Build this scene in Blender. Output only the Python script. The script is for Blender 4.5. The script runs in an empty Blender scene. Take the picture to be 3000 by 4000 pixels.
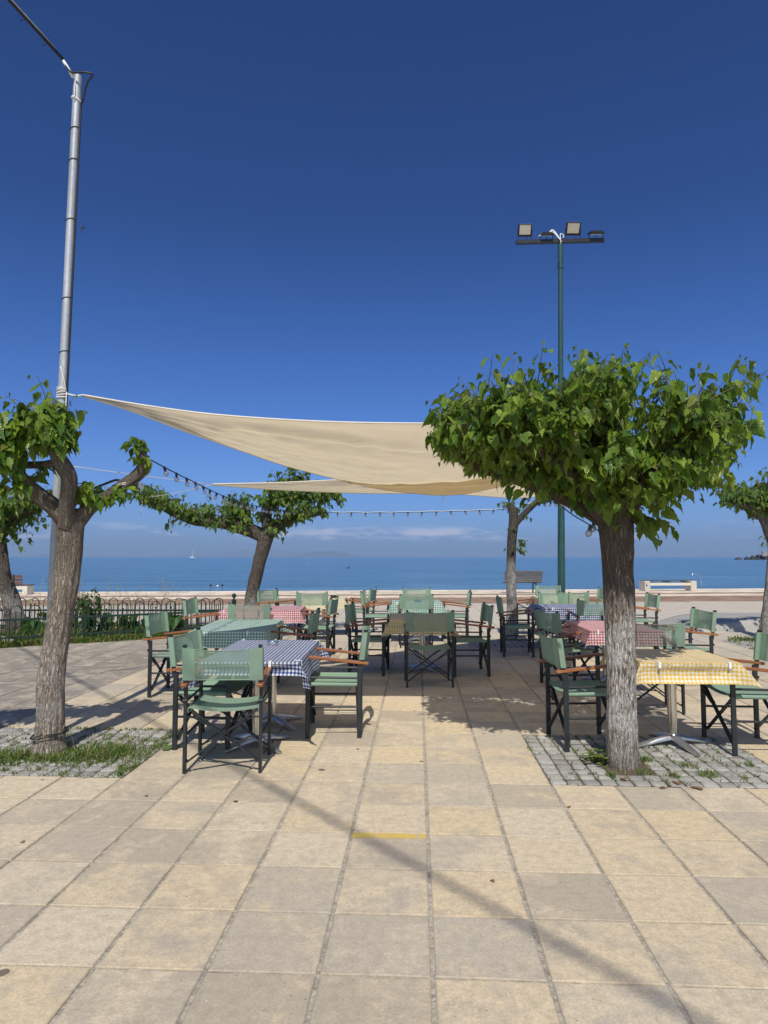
import bpy, math, random
import numpy as np
from mathutils import Vector, Matrix, noise as mn

random.seed(7)
rng = np.random.default_rng(11)
SC = bpy.context.scene
COL = SC.collection
R = math.radians

# ------------------------------------------------------------------ camera
cam_d = bpy.data.cameras.new('camera')
cam = bpy.data.objects.new('camera', cam_d)
COL.objects.link(cam)
cam.location = (0, 0, 1.5)
cam.rotation_euler = (R(90 + 3.85), 0, 0)
cam_d.sensor_width = 36
cam_d.lens = 36 * 2600 / 4000
cam_d.clip_start = 0.05
cam_d.clip_end = 90000
SC.camera = cam

# ------------------------------------------------------------------ sky and sun
SKY_TINT = [(0.0, (.22, .395, .91)), (1.0, (.085, .19, .43)), (.05, (.23, .415, .85)), (.12, (.235, .42, .82)), (.29, (.145, .33, .69)), (.45, (.082, .225, .505))]
SUN_EL, SUN_ROT = R(53), R(181.5)
world = bpy.data.worlds.new('World')
SC.world = world
world.use_nodes = True
wn = world.node_tree
wn.nodes.clear()
w_out = wn.nodes.new('ShaderNodeOutputWorld')
w_bg = wn.nodes.new('ShaderNodeBackground')
w_bg.inputs['Strength'].default_value = 0.12
sky = wn.nodes.new('ShaderNodeTexSky')
sky.sky_type = 'NISHITA'
sky.sun_disc = False
sky.sun_elevation = SUN_EL
sky.sun_rotation = SUN_ROT
sky.altitude = 0
sky.air_density = 1.0
sky.dust_density = 0.3
sky.ozone_density = 3.0
# sky tinted deeper blue ahead; paler sun side added to lift the shade
w_geo = wn.nodes.new('ShaderNodeTexCoord')
w_sep = wn.nodes.new('ShaderNodeSeparateXYZ')
wn.links.new(w_geo.outputs['Generated'], w_sep.inputs[0])
w_el = wn.nodes.new('ShaderNodeValToRGB')
for k, (p, c) in enumerate(SKY_TINT):
    e = w_el.color_ramp.elements[k] if k < 2 else w_el.color_ramp.elements.new(p)
    e.position = p; e.color = (*c, 1)
wn.links.new(w_sep.outputs['Z'], w_el.inputs[0])
w_az = wn.nodes.new('ShaderNodeMapRange'); w_az.interpolation_type = 'SMOOTHSTEP'
w_az.inputs[1].default_value = 0.15; w_az.inputs[2].default_value = -0.75; w_az.inputs[4].default_value = 0.75
wn.links.new(w_sep.outputs['Y'], w_az.inputs[0])
w_mx = wn.nodes.new('ShaderNodeMix'); w_mx.data_type = 'RGBA'
wn.links.new(w_az.outputs[0], w_mx.inputs[0]); wn.links.new(w_el.outputs[0], w_mx.inputs[6])
w_mx.inputs[7].default_value = (1.0, .95, .93, 1)
w_mul = wn.nodes.new('ShaderNodeMix'); w_mul.data_type = 'RGBA'; w_mul.blend_type = 'MULTIPLY'; w_mul.inputs[0].default_value = 1
wn.links.new(sky.outputs[0], w_mul.inputs[6]); wn.links.new(w_mx.outputs[2], w_mul.inputs[7])
# small fair-weather clouds low over the horizon, all the way round
w_cv = wn.nodes.new('ShaderNodeMapping'); w_cv.inputs['Scale'].default_value = (9, 9, 42)
wn.links.new(w_geo.outputs['Generated'], w_cv.inputs[0])
w_cn = wn.nodes.new('ShaderNodeTexNoise'); w_cn.inputs['Scale'].default_value = 1.0; w_cn.inputs['Detail'].default_value = 7; w_cn.inputs['Roughness'].default_value = .62
wn.links.new(w_cv.outputs[0], w_cn.inputs['Vector'])
def w_range(src, a, b, c=0.0, d=1.0):
    r = wn.nodes.new('ShaderNodeMapRange')
    for i, v in ((1, a), (2, b), (3, c), (4, d)): r.inputs[i].default_value = v
    wn.links.new(src, r.inputs[0]); return r.outputs[0]
def w_math(op, a, b):
    r = wn.nodes.new('ShaderNodeMath'); r.operation = op
    for v, i in ((a, 0), (b, 1)):
        if isinstance(v, float): r.inputs[i].default_value = v
        else: wn.links.new(v, r.inputs[i])
    return r.outputs[0]
w_cl = w_math('MULTIPLY', w_range(w_cn.outputs[0], .50, .64), w_math('MULTIPLY', w_range(w_sep.outputs['Z'], .020, .028), w_range(w_sep.outputs['Z'], .050, .034)))
w_mc = wn.nodes.new('ShaderNodeMix'); w_mc.data_type = 'RGBA'
wn.links.new(w_math('MULTIPLY', w_cl, .8), w_mc.inputs[0]); wn.links.new(w_mul.outputs[2], w_mc.inputs[6]); w_mc.inputs[7].default_value = (9.2, 8.4, 8.8, 1)
wn.links.new(w_mc.outputs[2], w_bg.inputs['Color'])
wn.links.new(w_bg.outputs[0], w_out.inputs['Surface'])

sun_d = bpy.data.lights.new('sun', 'SUN')
sun_d.energy = 3.6
sun_d.angle = R(0.53)
sun_d.color = (1.0, 0.95, 0.86)
sun = bpy.data.objects.new('sun', sun_d)
COL.objects.link(sun)
sdir = Vector((math.sin(SUN_ROT) * math.cos(SUN_EL), math.cos(SUN_ROT) * math.cos(SUN_EL), math.sin(SUN_EL)))
sun.rotation_euler = sdir.to_track_quat('Z', 'Y').to_euler()
sun.location = (0, -5, 12)

SC.view_settings.view_transform = 'Standard'
SC.view_settings.look = 'None'
SC.view_settings.exposure = 0.2
SC.view_settings.gamma = 1.0
SC.view_settings.use_curve_mapping = False

# ------------------------------------------------------------------ helpers
def V(*a):
    return Vector(a)

def tag(o, label=None, cat=None, group=None, kind=None):
    if label: o['label'] = label
    if cat: o['category'] = cat
    if group: o['group'] = group
    if kind: o['kind'] = kind
    return o

def empty(name, loc=(0, 0, 0), rz=0.0, label=None, cat=None, group=None):
    o = bpy.data.objects.new(name, None)
    o.empty_display_size = 0.1
    o.location = loc
    o.rotation_euler = (0, 0, rz)
    COL.objects.link(o)
    return tag(o, label, cat, group)

def link_mesh(name, me, parent=None, loc=None):
    o = bpy.data.objects.new(name, me)
    COL.objects.link(o)
    if parent is not None: o.parent = parent
    if loc is not None: o.location = loc
    return o

class MB:
    """collects shapes into one mesh"""
    def __init__(s):
        s.v, s.f, s.m, s.uv = [], [], [], []
        s.cur = 0
        s.has_uv = False
    def add(s, vs, fs, uvs=None):
        b = len(s.v)
        s.v += [tuple(p) for p in vs]
        for i, f in enumerate(fs):
            s.f.append(tuple(b + k for k in f))
            s.m.append(s.cur)
            if uvs is not None:
                s.uv.append([uvs[i][k] for k in range(len(f))]); s.has_uv = True
            else:
                s.uv.append([(0, 0)] * len(f))
        return s
    def box(s, c, size, rot=None):
        hx, hy, hz = size[0] / 2, size[1] / 2, size[2] / 2
        P = [V(x, y, z) for z in (-hz, hz) for y in (-hy, hy) for x in (-hx, hx)]
        c = Vector(c)
        P = [(rot @ p if rot is not None else p) + c for p in P]
        return s.add(P, [(0, 2, 3, 1), (4, 5, 7, 6), (0, 1, 5, 4), (2, 6, 7, 3), (0, 4, 6, 2), (1, 3, 7, 5)])
    def bbox(s, c, size, bev=0.003, rot=None):
        """box with chamfered edges along its three axes (vertical profile octagon + chamfer top/bottom)"""
        hx, hy, hz = size[0] / 2, size[1] / 2, size[2] / 2
        b = min(bev, hx * .8, hy * .8, hz * .8)
        ring = lambda x, y: [(-x + b, -y), (x - b, -y), (x, -y + b), (x, y - b), (x - b, y), (-x + b, y), (-x, y - b), (-x, -y + b)]
        ring2 = lambda x, y: [(-x, -y), (x, -y), (x, -y), (x, y), (x, y), (-x, y), (-x, y), (-x, -y)]
        P = []
        for z, rr in ((-hz, ring2(hx - b, hy - b)), (-hz + b, ring(hx, hy)), (hz - b, ring(hx, hy)), (hz, ring2(hx - b, hy - b))):
            P += [V(x, y, z) for x, y in rr]
        F = []
        for k in range(3):
            for i in range(8):
                j = (i + 1) % 8
                F.append((k * 8 + i, k * 8 + j, k * 8 + 8 + j, k * 8 + 8 + i))
        F.append((7, 5, 3, 1)); F.append((25, 27, 29, 31))
        c = Vector(c)
        P = [(rot @ p if rot is not None else p) + c for p in P]
        return s.add(P, F)
    def bar(s, p, q, w, h, up=(0, 0, 1), bev=0.0):
        p, q = Vector(p), Vector(q)
        d = q - p
        L = d.length
        y = d.normalized()
        up = Vector(up)
        x = y.cross(up)
        if x.length < 1e-4: x = y.cross(V(1, 0, 0))
        x.normalize()
        z = x.cross(y)
        rot = Matrix((x, y, z)).transposed()
        if bev: return s.bbox((p + q) / 2, (w, L, h), bev, rot)
        return s.box((p + q) / 2, (w, L, h), rot)
    def tube(s, pts, rad, n=8, cap=True):
        pts = [Vector(p) for p in pts]
        if not hasattr(rad, '__len__'): rad = [rad] * len(pts)
        P, F, U = [], [], []
        t0 = (pts[1] - pts[0]).normalized()
        ref = V(0, 0, 1) if abs(t0.z) < .9 else V(1, 0, 0)
        x = t0.cross(ref).normalized()
        acc = 0.0
        vs = []
        for i, p in enumerate(pts):
            if i == 0: t = t0
            elif i == len(pts) - 1: t = (pts[i] - pts[i - 1]).normalized()
            else: t = ((pts[i + 1] - pts[i]).normalized() + (pts[i] - pts[i - 1]).normalized()).normalized()
            x = (x - t * x.dot(t)).normalized()
            y = t.cross(x)
            if i: acc += (pts[i] - pts[i - 1]).length
            vs.append(acc)
            for k in range(n):
                a = 2 * math.pi * k / n
                P.append(p + (x * math.cos(a) + y * math.sin(a)) * rad[i])
        for i in range(len(pts) - 1):
            for k in range(n):
                j = (k + 1) % n
                F.append((i * n + k, i * n + j, (i + 1) * n + j, (i + 1) * n + k))
                U.append([(k / n, vs[i]), ((k + 1) / n, vs[i]), ((k + 1) / n, vs[i + 1]), (k / n, vs[i + 1])])
        if cap:
            F.append(tuple(reversed(range(n)))); U.append([(0, 0)] * n)
            b = (len(pts) - 1) * n
            F.append(tuple(range(b, b + n))); U.append([(0, 0)] * n)
        return s.add(P, F, U)
    def cyl(s, p, q, r, n=12, r2=None):
        return s.tube([p, q], [r, r if r2 is None else r2], n)
    def lathe(s, c, prof, n=16):
        """prof: (r, z) list"""
        P, F = [], []
        c = Vector(c)
        for r, z in prof:
            for k in range(n):
                a = 2 * math.pi * k / n
                P.append(c + V(r * math.cos(a), r * math.sin(a), z))
        for i in range(len(prof) - 1):
            for k in range(n):
                j = (k + 1) % n
                F.append((i * n + k, i * n + j, (i + 1) * n + j, (i + 1) * n + k))
        F.append(tuple(reversed(range(n))))
        b = (len(prof) - 1) * n
        F.append(tuple(range(b, b + n)))
        return s.add(P, F)
    def ball(s, c, r, n=10, sc=(1, 1, 1)):
        prof = []
        P, F = [], []
        c = Vector(c)
        m = max(4, n // 2)
        for i in range(1, m):
            a = math.pi * i / m
            for k in range(n):
                b = 2 * math.pi * k / n
                P.append(c + V(r * sc[0] * math.sin(a) * math.cos(b), r * sc[1] * math.sin(a) * math.sin(b), r * sc[2] * math.cos(a)))
        P.append(c + V(0, 0, r * sc[2])); P.append(c - V(0, 0, r * sc[2]))
        T, B = len(P) - 2, len(P) - 1
        for i in range(m - 2):
            for k in range(n):
                j = (k + 1) % n
                F.append((i * n + k, (i + 1) * n + k, (i + 1) * n + j, i * n + j))
        for k in range(n):
            j = (k + 1) % n
            F.append((T, k, j)); F.append((B, (m - 2) * n + j, (m - 2) * n + k))
        return s.add(P, F)
    def mesh(s, name, mats, smooth=False, ang=None):
        me = bpy.data.meshes.new(name)
        me.from_pydata(s.v, [], s.f)
        for m in (mats if isinstance(mats, (list, tuple)) else [mats]): me.materials.append(m)
        if any(s.m): me.polygons.foreach_set('material_index', s.m)
        if s.has_uv:
            ul = me.uv_layers.new(name='UVMap')
            flat = [c for f in s.uv for p in f for c in p]
            ul.data.foreach_set('uv', flat)
        if smooth:
            me.polygons.foreach_set('use_smooth', [True] * len(me.polygons))
            if ang is not None:
                try: me.set_sharp_from_angle(angle=R(ang))
                except Exception: pass
        me.update()
        return me
    def build(s, name, mats, parent=None, smooth=False, ang=None, loc=None):
        return link_mesh(name, s.mesh(name, mats, smooth, ang), parent, loc)

def catmull(pts, n):
    pts = [Vector(p) for p in pts]
    P = [pts[0] * 2 - pts[1]] + pts + [pts[-1] * 2 - pts[-2]]
    out = []
    for i in range(1, len(P) - 2):
        for k in range(n):
            t = k / n
            a, b, c, d = P[i - 1], P[i], P[i + 1], P[i + 2]
            out.append(0.5 * ((2 * b) + (c - a) * t + (2 * a - 5 * b + 4 * c - d) * t * t + (3 * b - a - 3 * c + d) * t ** 3))
    out.append(pts[-1])
    return out

def lerp_list(vals, m):
    """resample a list of numbers to m samples"""
    n = len(vals) - 1
    out = []
    for i in range(m):
        t = i / (m - 1) * n
        k = min(int(t), n - 1)
        out.append(vals[k] + (vals[k + 1] - vals[k]) * (t - k))
    return out

# ------------------------------------------------------------------ materials
class NT:
    def __init__(s, name):
        s.mat = bpy.data.materials.new(name)
        s.mat.use_nodes = True
        s.t = s.mat.node_tree
        s.t.nodes.clear()
        s.out = s.t.nodes.new('ShaderNodeOutputMaterial')
    def n(s, typ, **kw):
        nd = s.t.nodes.new(typ)
        for k, v in kw.items():
            if k.startswith('_'): setattr(nd, k[1:], v)
            else:
                nd.inputs[k.replace('_', ' ')].default_value = v
        return nd
    def l(s, a, b): s.t.links.new(a, b)
    def val(s, x, sock):
        if isinstance(x, (int, float, tuple, list)): sock.default_value = x
        else: s.l(x, sock)
    def math(s, op, a, b=0.0, c=None, clamp=False):
        nd = s.t.nodes.new('ShaderNodeMath'); nd.operation = op; nd.use_clamp = clamp
        s.val(a, nd.inputs[0]); s.val(b, nd.inputs[1])
        if c is not None: s.val(c, nd.inputs[2])
        return nd.outputs[0]
    def mix(s, fac, a, b, mode='MIX'):
        nd = s.t.nodes.new('ShaderNodeMix'); nd.data_type = 'RGBA'; nd.blend_type = mode
        s.val(fac, nd.inputs[0])
        for x, i in ((a, 6), (b, 7)):
            if isinstance(x, (tuple, list)): nd.inputs[i].default_value = (*x[:3], 1)
            else: s.l(x, nd.inputs[i])
        return nd.outputs[2]
    def ramp(s, fac, stops):
        nd = s.t.nodes.new('ShaderNodeMapRange')
        nd.inputs[1].default_value, nd.inputs[2].default_value = stops
        nd.clamp = True
        s.val(fac, nd.inputs[0])
        return nd.outputs[0]
    def noise(s, vec, scale, detail=4, rough=.55, dist=0.0):
        nd = s.t.nodes.new('ShaderNodeTexNoise')
        nd.inputs['Scale'].default_value = scale; nd.inputs['Detail'].default_value = detail
        nd.inputs['Roughness'].default_value = rough; nd.inputs['Distortion'].default_value = dist
        if vec is not None: s.l(vec, nd.inputs['Vector'])
        return nd.outputs[0]
    def mapping(s, vec, scale=(1, 1, 1), rot=(0, 0, 0), loc=(0, 0, 0)):
        nd = s.t.nodes.new('ShaderNodeMapping')
        nd.inputs['Scale'].default_value = scale; nd.inputs['Rotation'].default_value = rot; nd.inputs['Location'].default_value = loc
        s.l(vec, nd.inputs[0])
        return nd.outputs[0]
    def pos(s): return s.t.nodes.new('ShaderNodeNewGeometry').outputs['Position']
    def obj(s): return s.t.nodes.new('ShaderNodeTexCoord').outputs['Object']
    def uv(s): return s.t.nodes.new('ShaderNodeTexCoord').outputs['UV']
    def sep(s, v):
        nd = s.t.nodes.new('ShaderNodeSeparateXYZ'); s.l(v, nd.inputs[0]); return nd.outputs
    def comb(s, x, y, z=0.0):
        nd = s.t.nodes.new('ShaderNodeCombineXYZ')
        for a, i in ((x, 0), (y, 1), (z, 2)): s.val(a, nd.inputs[i])
        return nd.outputs[0]
    def rnd(s):
        a = s.t.nodes.new('ShaderNodeObjectInfo').outputs['Random']
        b = s.t.nodes.new('ShaderNodeNewGeometry').outputs['Random Per Island']
        return s.math('FRACT', s.math('ADD', a, b))
    def bump(s, h, dist, strength=1.0):
        nd = s.t.nodes.new('ShaderNodeBump')
        nd.inputs['Strength'].default_value = strength; nd.inputs['Distance'].default_value = dist
        s.l(h, nd.inputs['Height'])
        return nd.outputs[0]
    def bsdf(s, color, rough=.6, metal=0.0, normal=None, spec=.5, coat=0.0):
        nd = s.t.nodes.new('ShaderNodeBsdfPrincipled')
        if isinstance(color, (tuple, list)): nd.inputs['Base Color'].default_value = (*color[:3], 1)
        else: s.l(color, nd.inputs['Base Color'])
        s.val(rough, nd.inputs['Roughness']); s.val(metal, nd.inputs['Metallic'])
        nd.inputs['Specular IOR Level'].default_value = spec
        nd.inputs['Coat Weight'].default_value = coat
        if normal is not None: s.l(normal, nd.inputs['Normal'])
        return nd
    def done(s, sh):
        s.l(sh if not hasattr(sh, 'outputs') else sh.outputs[0], s.out.inputs['Surface'])
        return s.mat

def m_simple(name, col, rough=.6, metal=0.0, var=.12, scale=8.0, bump=0.0, bscale=120, spec=.5):
    t = NT(name)
    p = t.obj()
    nz = t.noise(p, scale, 5)
    c = t.mix(t.ramp(nz, (.3, .7)), tuple(x * (1 - var) for x in col), tuple(min(1, x * (1 + var)) for x in col))
    nr = t.bump(t.noise(p, bscale, 3), bump, 1.0) if bump else None
    rr = t.math('ADD', t.math('MULTIPLY', nz, .15), rough - .07)
    return t.done(t.bsdf(c, rr, metal, nr, spec))

T_ = 0.413
YAW = 0.0502
GO = (-0.1335, 4.567)
E1 = (math.cos(YAW), -math.sin(YAW))
E2 = (math.sin(YAW), math.cos(YAW))
def grid(i, j, z=0.0):
    return (GO[0] + i * T_ * E1[0] + j * T_ * E2[0], GO[1] + i * T_ * E1[1] + j * T_ * E2[1], z)

def grid_coords(t):
    p = t.sep(t.pos())
    dx = t.math('SUBTRACT', p[0], GO[0]); dy = t.math('SUBTRACT', p[1], GO[1])
    gx = t.math('DIVIDE', t.math('ADD', t.math('MULTIPLY', dx, E1[0]), t.math('MULTIPLY', dy, E1[1])), T_)
    gy = t.math('DIVIDE', t.math('ADD', t.math('MULTIPLY', dx, E2[0]), t.math('MULTIPLY', dy, E2[1])), T_)
    return gx, gy

def m_slab():
    t = NT('paving_slab')
    gx, gy = grid_coords(t)
    cell = t.comb(t.math('FLOOR', gx), t.math('FLOOR', gy))
    wn_ = t.t.nodes.new('ShaderNodeTexWhiteNoise'); wn_.noise_dimensions = '2D'
    t.l(cell, wn_.inputs['Vector'])
    r1 = wn_.outputs['Value']
    sp = t.sep(wn_.outputs['Color'])
    # stain coordinates shifted per slab so the blotches stop at the joints
    off = t.t.nodes.new('ShaderNodeVectorMath'); off.operation = 'MULTIPLY_ADD'
    t.l(cell, off.inputs[0]); off.inputs[1].default_value = (3.7, 5.3, 0); t.l(t.pos(), off.inputs[2])
    big = t.noise(off.outputs[0], 3.4, 7, .66, .5)
    fine = t.noise(t.pos(), 90, 4, .7)
    grain = t.noise(t.pos(), 420, 2, .6)
    blot = t.math('ADD', big, t.math('MULTIPLY', t.math('SUBTRACT', r1, .5), .34))
    # areas of greyer slabs: left of the left bed, far rows and the right-hand side
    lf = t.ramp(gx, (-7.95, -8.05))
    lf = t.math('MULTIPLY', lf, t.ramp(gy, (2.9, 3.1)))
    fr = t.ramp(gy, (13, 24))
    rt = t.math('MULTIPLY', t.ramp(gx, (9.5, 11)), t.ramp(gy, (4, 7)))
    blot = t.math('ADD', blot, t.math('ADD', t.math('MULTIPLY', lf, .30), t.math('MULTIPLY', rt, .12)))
    k = t.ramp(t.math('ADD', blot, t.math('MULTIPLY', t.math('SUBTRACT', t.noise(t.pos(), 11, 5, .7), .5), .22)), (.42, .60))
    warm = t.mix(sp[1], (.72, .575, .36), (.69, .585, .425))
    grey = t.mix(sp[2], (.465, .395, .295), (.54, .475, .37))
    c = t.mix(k, warm, grey)
    mid_ = t.noise(t.pos(), 21, 6, .75)
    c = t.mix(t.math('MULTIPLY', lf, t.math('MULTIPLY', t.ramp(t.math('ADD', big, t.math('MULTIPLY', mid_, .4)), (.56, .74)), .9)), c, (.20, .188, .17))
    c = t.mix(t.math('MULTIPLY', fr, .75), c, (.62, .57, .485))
    c = t.mix(t.math('MULTIPLY', t.ramp(mid_, (.40, .70)), .58), c, (.315, .265, .20))
    c = t.mix(t.math('MULTIPLY', t.ramp(fine, (.42, .75)), .5), c, (.24, .195, .145))
    c = t.mix(t.math('MULTIPLY', t.ramp(grain, (.52, .8)), .35), c, (.74, .64, .48))
    gv = t.t.nodes.new('ShaderNodeTexVoronoi'); gv.inputs['Scale'].default_value = 38
    t.l(t.pos(), gv.inputs['Vector'])
    gs = t.sep(gv.outputs['Color'])
    gdot = t.math('LESS_THAN', gv.outputs['Distance'], t.math('MULTIPLY', gs[1], .16))
    c = t.mix(t.math('MULTIPLY', t.math('MULTIPLY', gdot, t.math('GREATER_THAN', gs[0], .72)), .6), c, (.16, .13, .10))
    c = t.mix(t.math('MULTIPLY', t.math('MULTIPLY', gdot, t.math('LESS_THAN', gs[0], .12)), .7), c, (.80, .74, .62))
    # dirt creeping in from the joints
    fx = t.math('ABSOLUTE', t.math('SUBTRACT', t.math('FRACT', gx), .5)); fy = t.math('ABSOLUTE', t.math('SUBTRACT', t.math('FRACT', gy), .5))
    edge = t.ramp(t.math('ADD', t.math('MAXIMUM', fx, fy), t.math('MULTIPLY', t.math('SUBTRACT', t.noise(t.pos(), 14, 4), .5), .1)), (.455, .50))
    c = t.mix(t.math('MULTIPLY', edge, .35), c, (.27, .225, .165))
    # trodden gum spots
    vo = t.t.nodes.new('ShaderNodeTexVoronoi'); vo.inputs['Scale'].default_value = 3.1; vo.inputs['Randomness'].default_value = 1
    t.l(t.t.nodes.new('ShaderNodeNewGeometry').outputs['Position'], vo.inputs['Vector'])
    vr = t.sep(vo.outputs['Color'])
    rad = t.math('ADD', .030, t.math('MULTIPLY', vr[1], .055))
    rad = t.math('ADD', rad, t.math('MULTIPLY', t.math('SUBTRACT', t.noise(t.pos(), 60, 2), .5), .03))
    spot = t.math('MULTIPLY', t.math('LESS_THAN', vo.outputs['Distance'], rad), t.math('GREATER_THAN', vr[0], .62))
    c = t.mix(t.math('MULTIPLY', spot, .8), c, (.085, .07, .06))
    h = t.math('ADD', t.math('MULTIPLY', fine, .6), t.math('MULTIPLY', grain, .5))
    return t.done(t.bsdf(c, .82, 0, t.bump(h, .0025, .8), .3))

def m_mortar():
    t = NT('joint_mortar')
    p = t.pos()
    a = t.noise(p, 55, 5, .7); b = t.noise(p, 7, 4)
    c = t.mix(t.ramp(a, (.35, .62)), (.24, .21, .17), (.53, .48, .40))
    c = t.mix(t.math('MULTIPLY', t.ramp(b, (.55, .7)), .6), c, (.16, .145, .12))
    return t.done(t.bsdf(c, .95, 0, t.bump(a, .007, 1), .2))

def m_stone(name, c1, c2, scale=30, bump=.004):
    t = NT(name)
    p = t.pos(); r = t.rnd()
    a = t.noise(p, scale, 6, .65); b = t.noise(p, scale * 9, 3, .7)
    c = t.mix(t.ramp(a, (.3, .7)), c1, c2)
    c = t.mix(t.math('MULTIPLY', t.ramp(b, (.5, .75)), .45), c, tuple(x * .45 for x in c1))
    hs = t.t.nodes.new('ShaderNodeHueSaturation')
    t.l(t.math('ADD', .78, t.math('MULTIPLY', r, .4)), hs.inputs['Value']); t.l(c, hs.inputs['Color'])
    return t.done(t.bsdf(hs.outputs[0], .85, 0, t.bump(t.math('ADD', a, t.math('MULTIPLY', b, .4)), bump, 1), .3))

def m_bark(name, dark, pale, white=0.0, wz=(0.2, 1.1), top=1.9):
    t = NT(name)
    uv = t.sep(t.uv())
    ang = t.math('MULTIPLY', uv[0], 2 * math.pi)
    pv = t.comb(t.math('COSINE', ang), t.math('SINE', ang), t.math('MULTIPLY', uv[1], 1.25))
    warp = t.noise(pv, 2.2, 3)
    pv2 = t.comb(t.math('ADD', t.math('COSINE', ang), t.math('MULTIPLY', warp, .35)), t.math('SINE', ang), t.math('MULTIPLY', uv[1], 1.6))
    ridge = t.noise(pv2, 11, 6, .62, .4)
    crack = t.math('ABSOLUTE', t.math('SUBTRACT', t.noise(pv2, 7, 3, .5, .8), .5))
    fine = t.noise(t.pos(), 140, 4, .7)
    big = t.noise(t.pos(), 4.5, 4)
    vz = t.t.nodes.new('ShaderNodeTexVoronoi'); vz.feature = 'DISTANCE_TO_EDGE'; vz.inputs['Scale'].default_value = 5.2
    wv = t.t.nodes.new('ShaderNodeVectorMath'); wv.operation = 'MULTIPLY_ADD'
    wn2 = t.t.nodes.new('ShaderNodeTexNoise'); wn2.inputs['Scale'].default_value = 9; wn2.inputs['Detail'].default_value = 4
    t.l(pv2, wn2.inputs['Vector']); t.l(wn2.outputs['Color'], wv.inputs[0]); wv.inputs[1].default_value = (.22, .22, .22); t.l(pv2, wv.inputs[2])
    t.l(t.mapping(wv.outputs[0], (1.15, 1.15, 1.0)), vz.inputs['Vector'])
    plate = t.ramp(vz.outputs['Distance'], (.0, .13))
    c = t.mix(t.ramp(ridge, (.32, .66)), dark, pale)
    c = t.mix(t.ramp(crack, (.035, .0)), c, tuple(x * .35 for x in dark))
    c = t.mix(t.math('MULTIPLY', t.math('SUBTRACT', 1.0, plate), .6), c, tuple(x * .55 for x in dark))
    c = t.mix(t.math('MULTIPLY', t.ramp(fine, (.4, .7)), .3), c, tuple(x * .6 for x in dark))
    c = t.mix(t.math('MULTIPLY', t.ramp(big, (.45, .68)), .4), c, tuple(x * .62 for x in pale))
    if white > 0:
        hz = t.sep(t.pos())[2]
        m = t.math('MULTIPLY', t.ramp(hz, (wz[0] - .12, wz[0] + .2)), t.ramp(hz, (wz[1] + .25, wz[1] - .15)))
        patch = t.ramp(t.math('ADD', ridge, t.math('MULTIPLY', t.math('SUBTRACT', big, .5), .6)), (.40, .56))
        c = t.mix(t.math('MULTIPLY', t.math('MULTIPLY', m, patch), white), c, (.66, .63, .58))
    if top < 1.8:  # upper trunk darkened: leaf shade from the crown painted in with the darker bark
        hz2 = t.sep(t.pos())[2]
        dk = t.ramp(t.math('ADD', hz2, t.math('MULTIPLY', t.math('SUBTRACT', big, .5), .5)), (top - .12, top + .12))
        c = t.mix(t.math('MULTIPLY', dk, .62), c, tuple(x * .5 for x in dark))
    h = t.math('ADD', t.math('ADD', t.math('MULTIPLY', ridge, .8), t.math('MULTIPLY', plate, .6)), t.math('ADD', t.math('MULTIPLY', t.ramp(crack, (0, .09)), .6), t.math('MULTIPLY', fine, .18)))
    return t.done(t.bsdf(c, .88, 0, t.bump(h, .011, 1), .2))

def m_leaf(name, base, lit, tip=(.13, .07, .02), size=1.0):
    t = NT(name)
    r = t.rnd()
    uv = t.sep(t.uv())
    ax = t.math('ABSOLUTE', uv[0])
    # side veins sweep forward from the midrib
    ph = t.math('MULTIPLY', t.math('SUBTRACT', uv[1], t.math('MULTIPLY', ax, .75)), 58)
    vein = t.math('SINE', ph)
    mid = t.ramp(ax, (.022, .0))
    vl = t.math('MAXIMUM', mid, t.math('MULTIPLY', t.ramp(vein, (.92, 1.0)), .45))
    c = t.mix(t.ramp(r, (.12, .95)), base, lit)
    c = t.mix(t.math('MULTIPLY', t.ramp(r, (.90, .99)), .55), c, tip)
    c = t.mix(t.math('MULTIPLY', vl, .22), c, (.26, .34, .08))
    bumpn = t.bump(t.math('ADD', t.math('MULTIPLY', vein, -.5), t.math('MULTIPLY', mid, -1.2)), (.0035 * size), .8)
    b = t.bsdf(c, .30, 0, bumpn, .6)
    tr = t.t.nodes.new('ShaderNodeBsdfTranslucent')
    t.l(t.mix(.5, c, (.20, .34, .03)), tr.inputs['Color']); t.l(bumpn, tr.inputs['Normal'])
    mx = t.t.nodes.new('ShaderNodeMixShader'); mx.inputs[0].default_value = .34
    t.l(b.outputs[0], mx.inputs[1]); t.l(tr.outputs[0], mx.inputs[2])
    return t.done(mx)

def m_grass(name, a, b, dry=(.30, .24, .11), dk=.12):
    t = NT(name)
    r = t.rnd()
    c = t.mix(r, a, b)
    c = t.mix(t.ramp(r, (1 - dk - .02, 1 - dk)), c, dry)
    bs = t.bsdf(c, .55, 0, None, .3)
    tr = t.t.nodes.new('ShaderNodeBsdfTranslucent'); t.l(c, tr.inputs['Color'])
    mx = t.t.nodes.new('ShaderNodeMixShader'); mx.inputs[0].default_value = .3
    t.l(bs.outputs[0], mx.inputs[1]); t.l(tr.outputs[0], mx.inputs[2])
    return t.done(mx)

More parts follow.
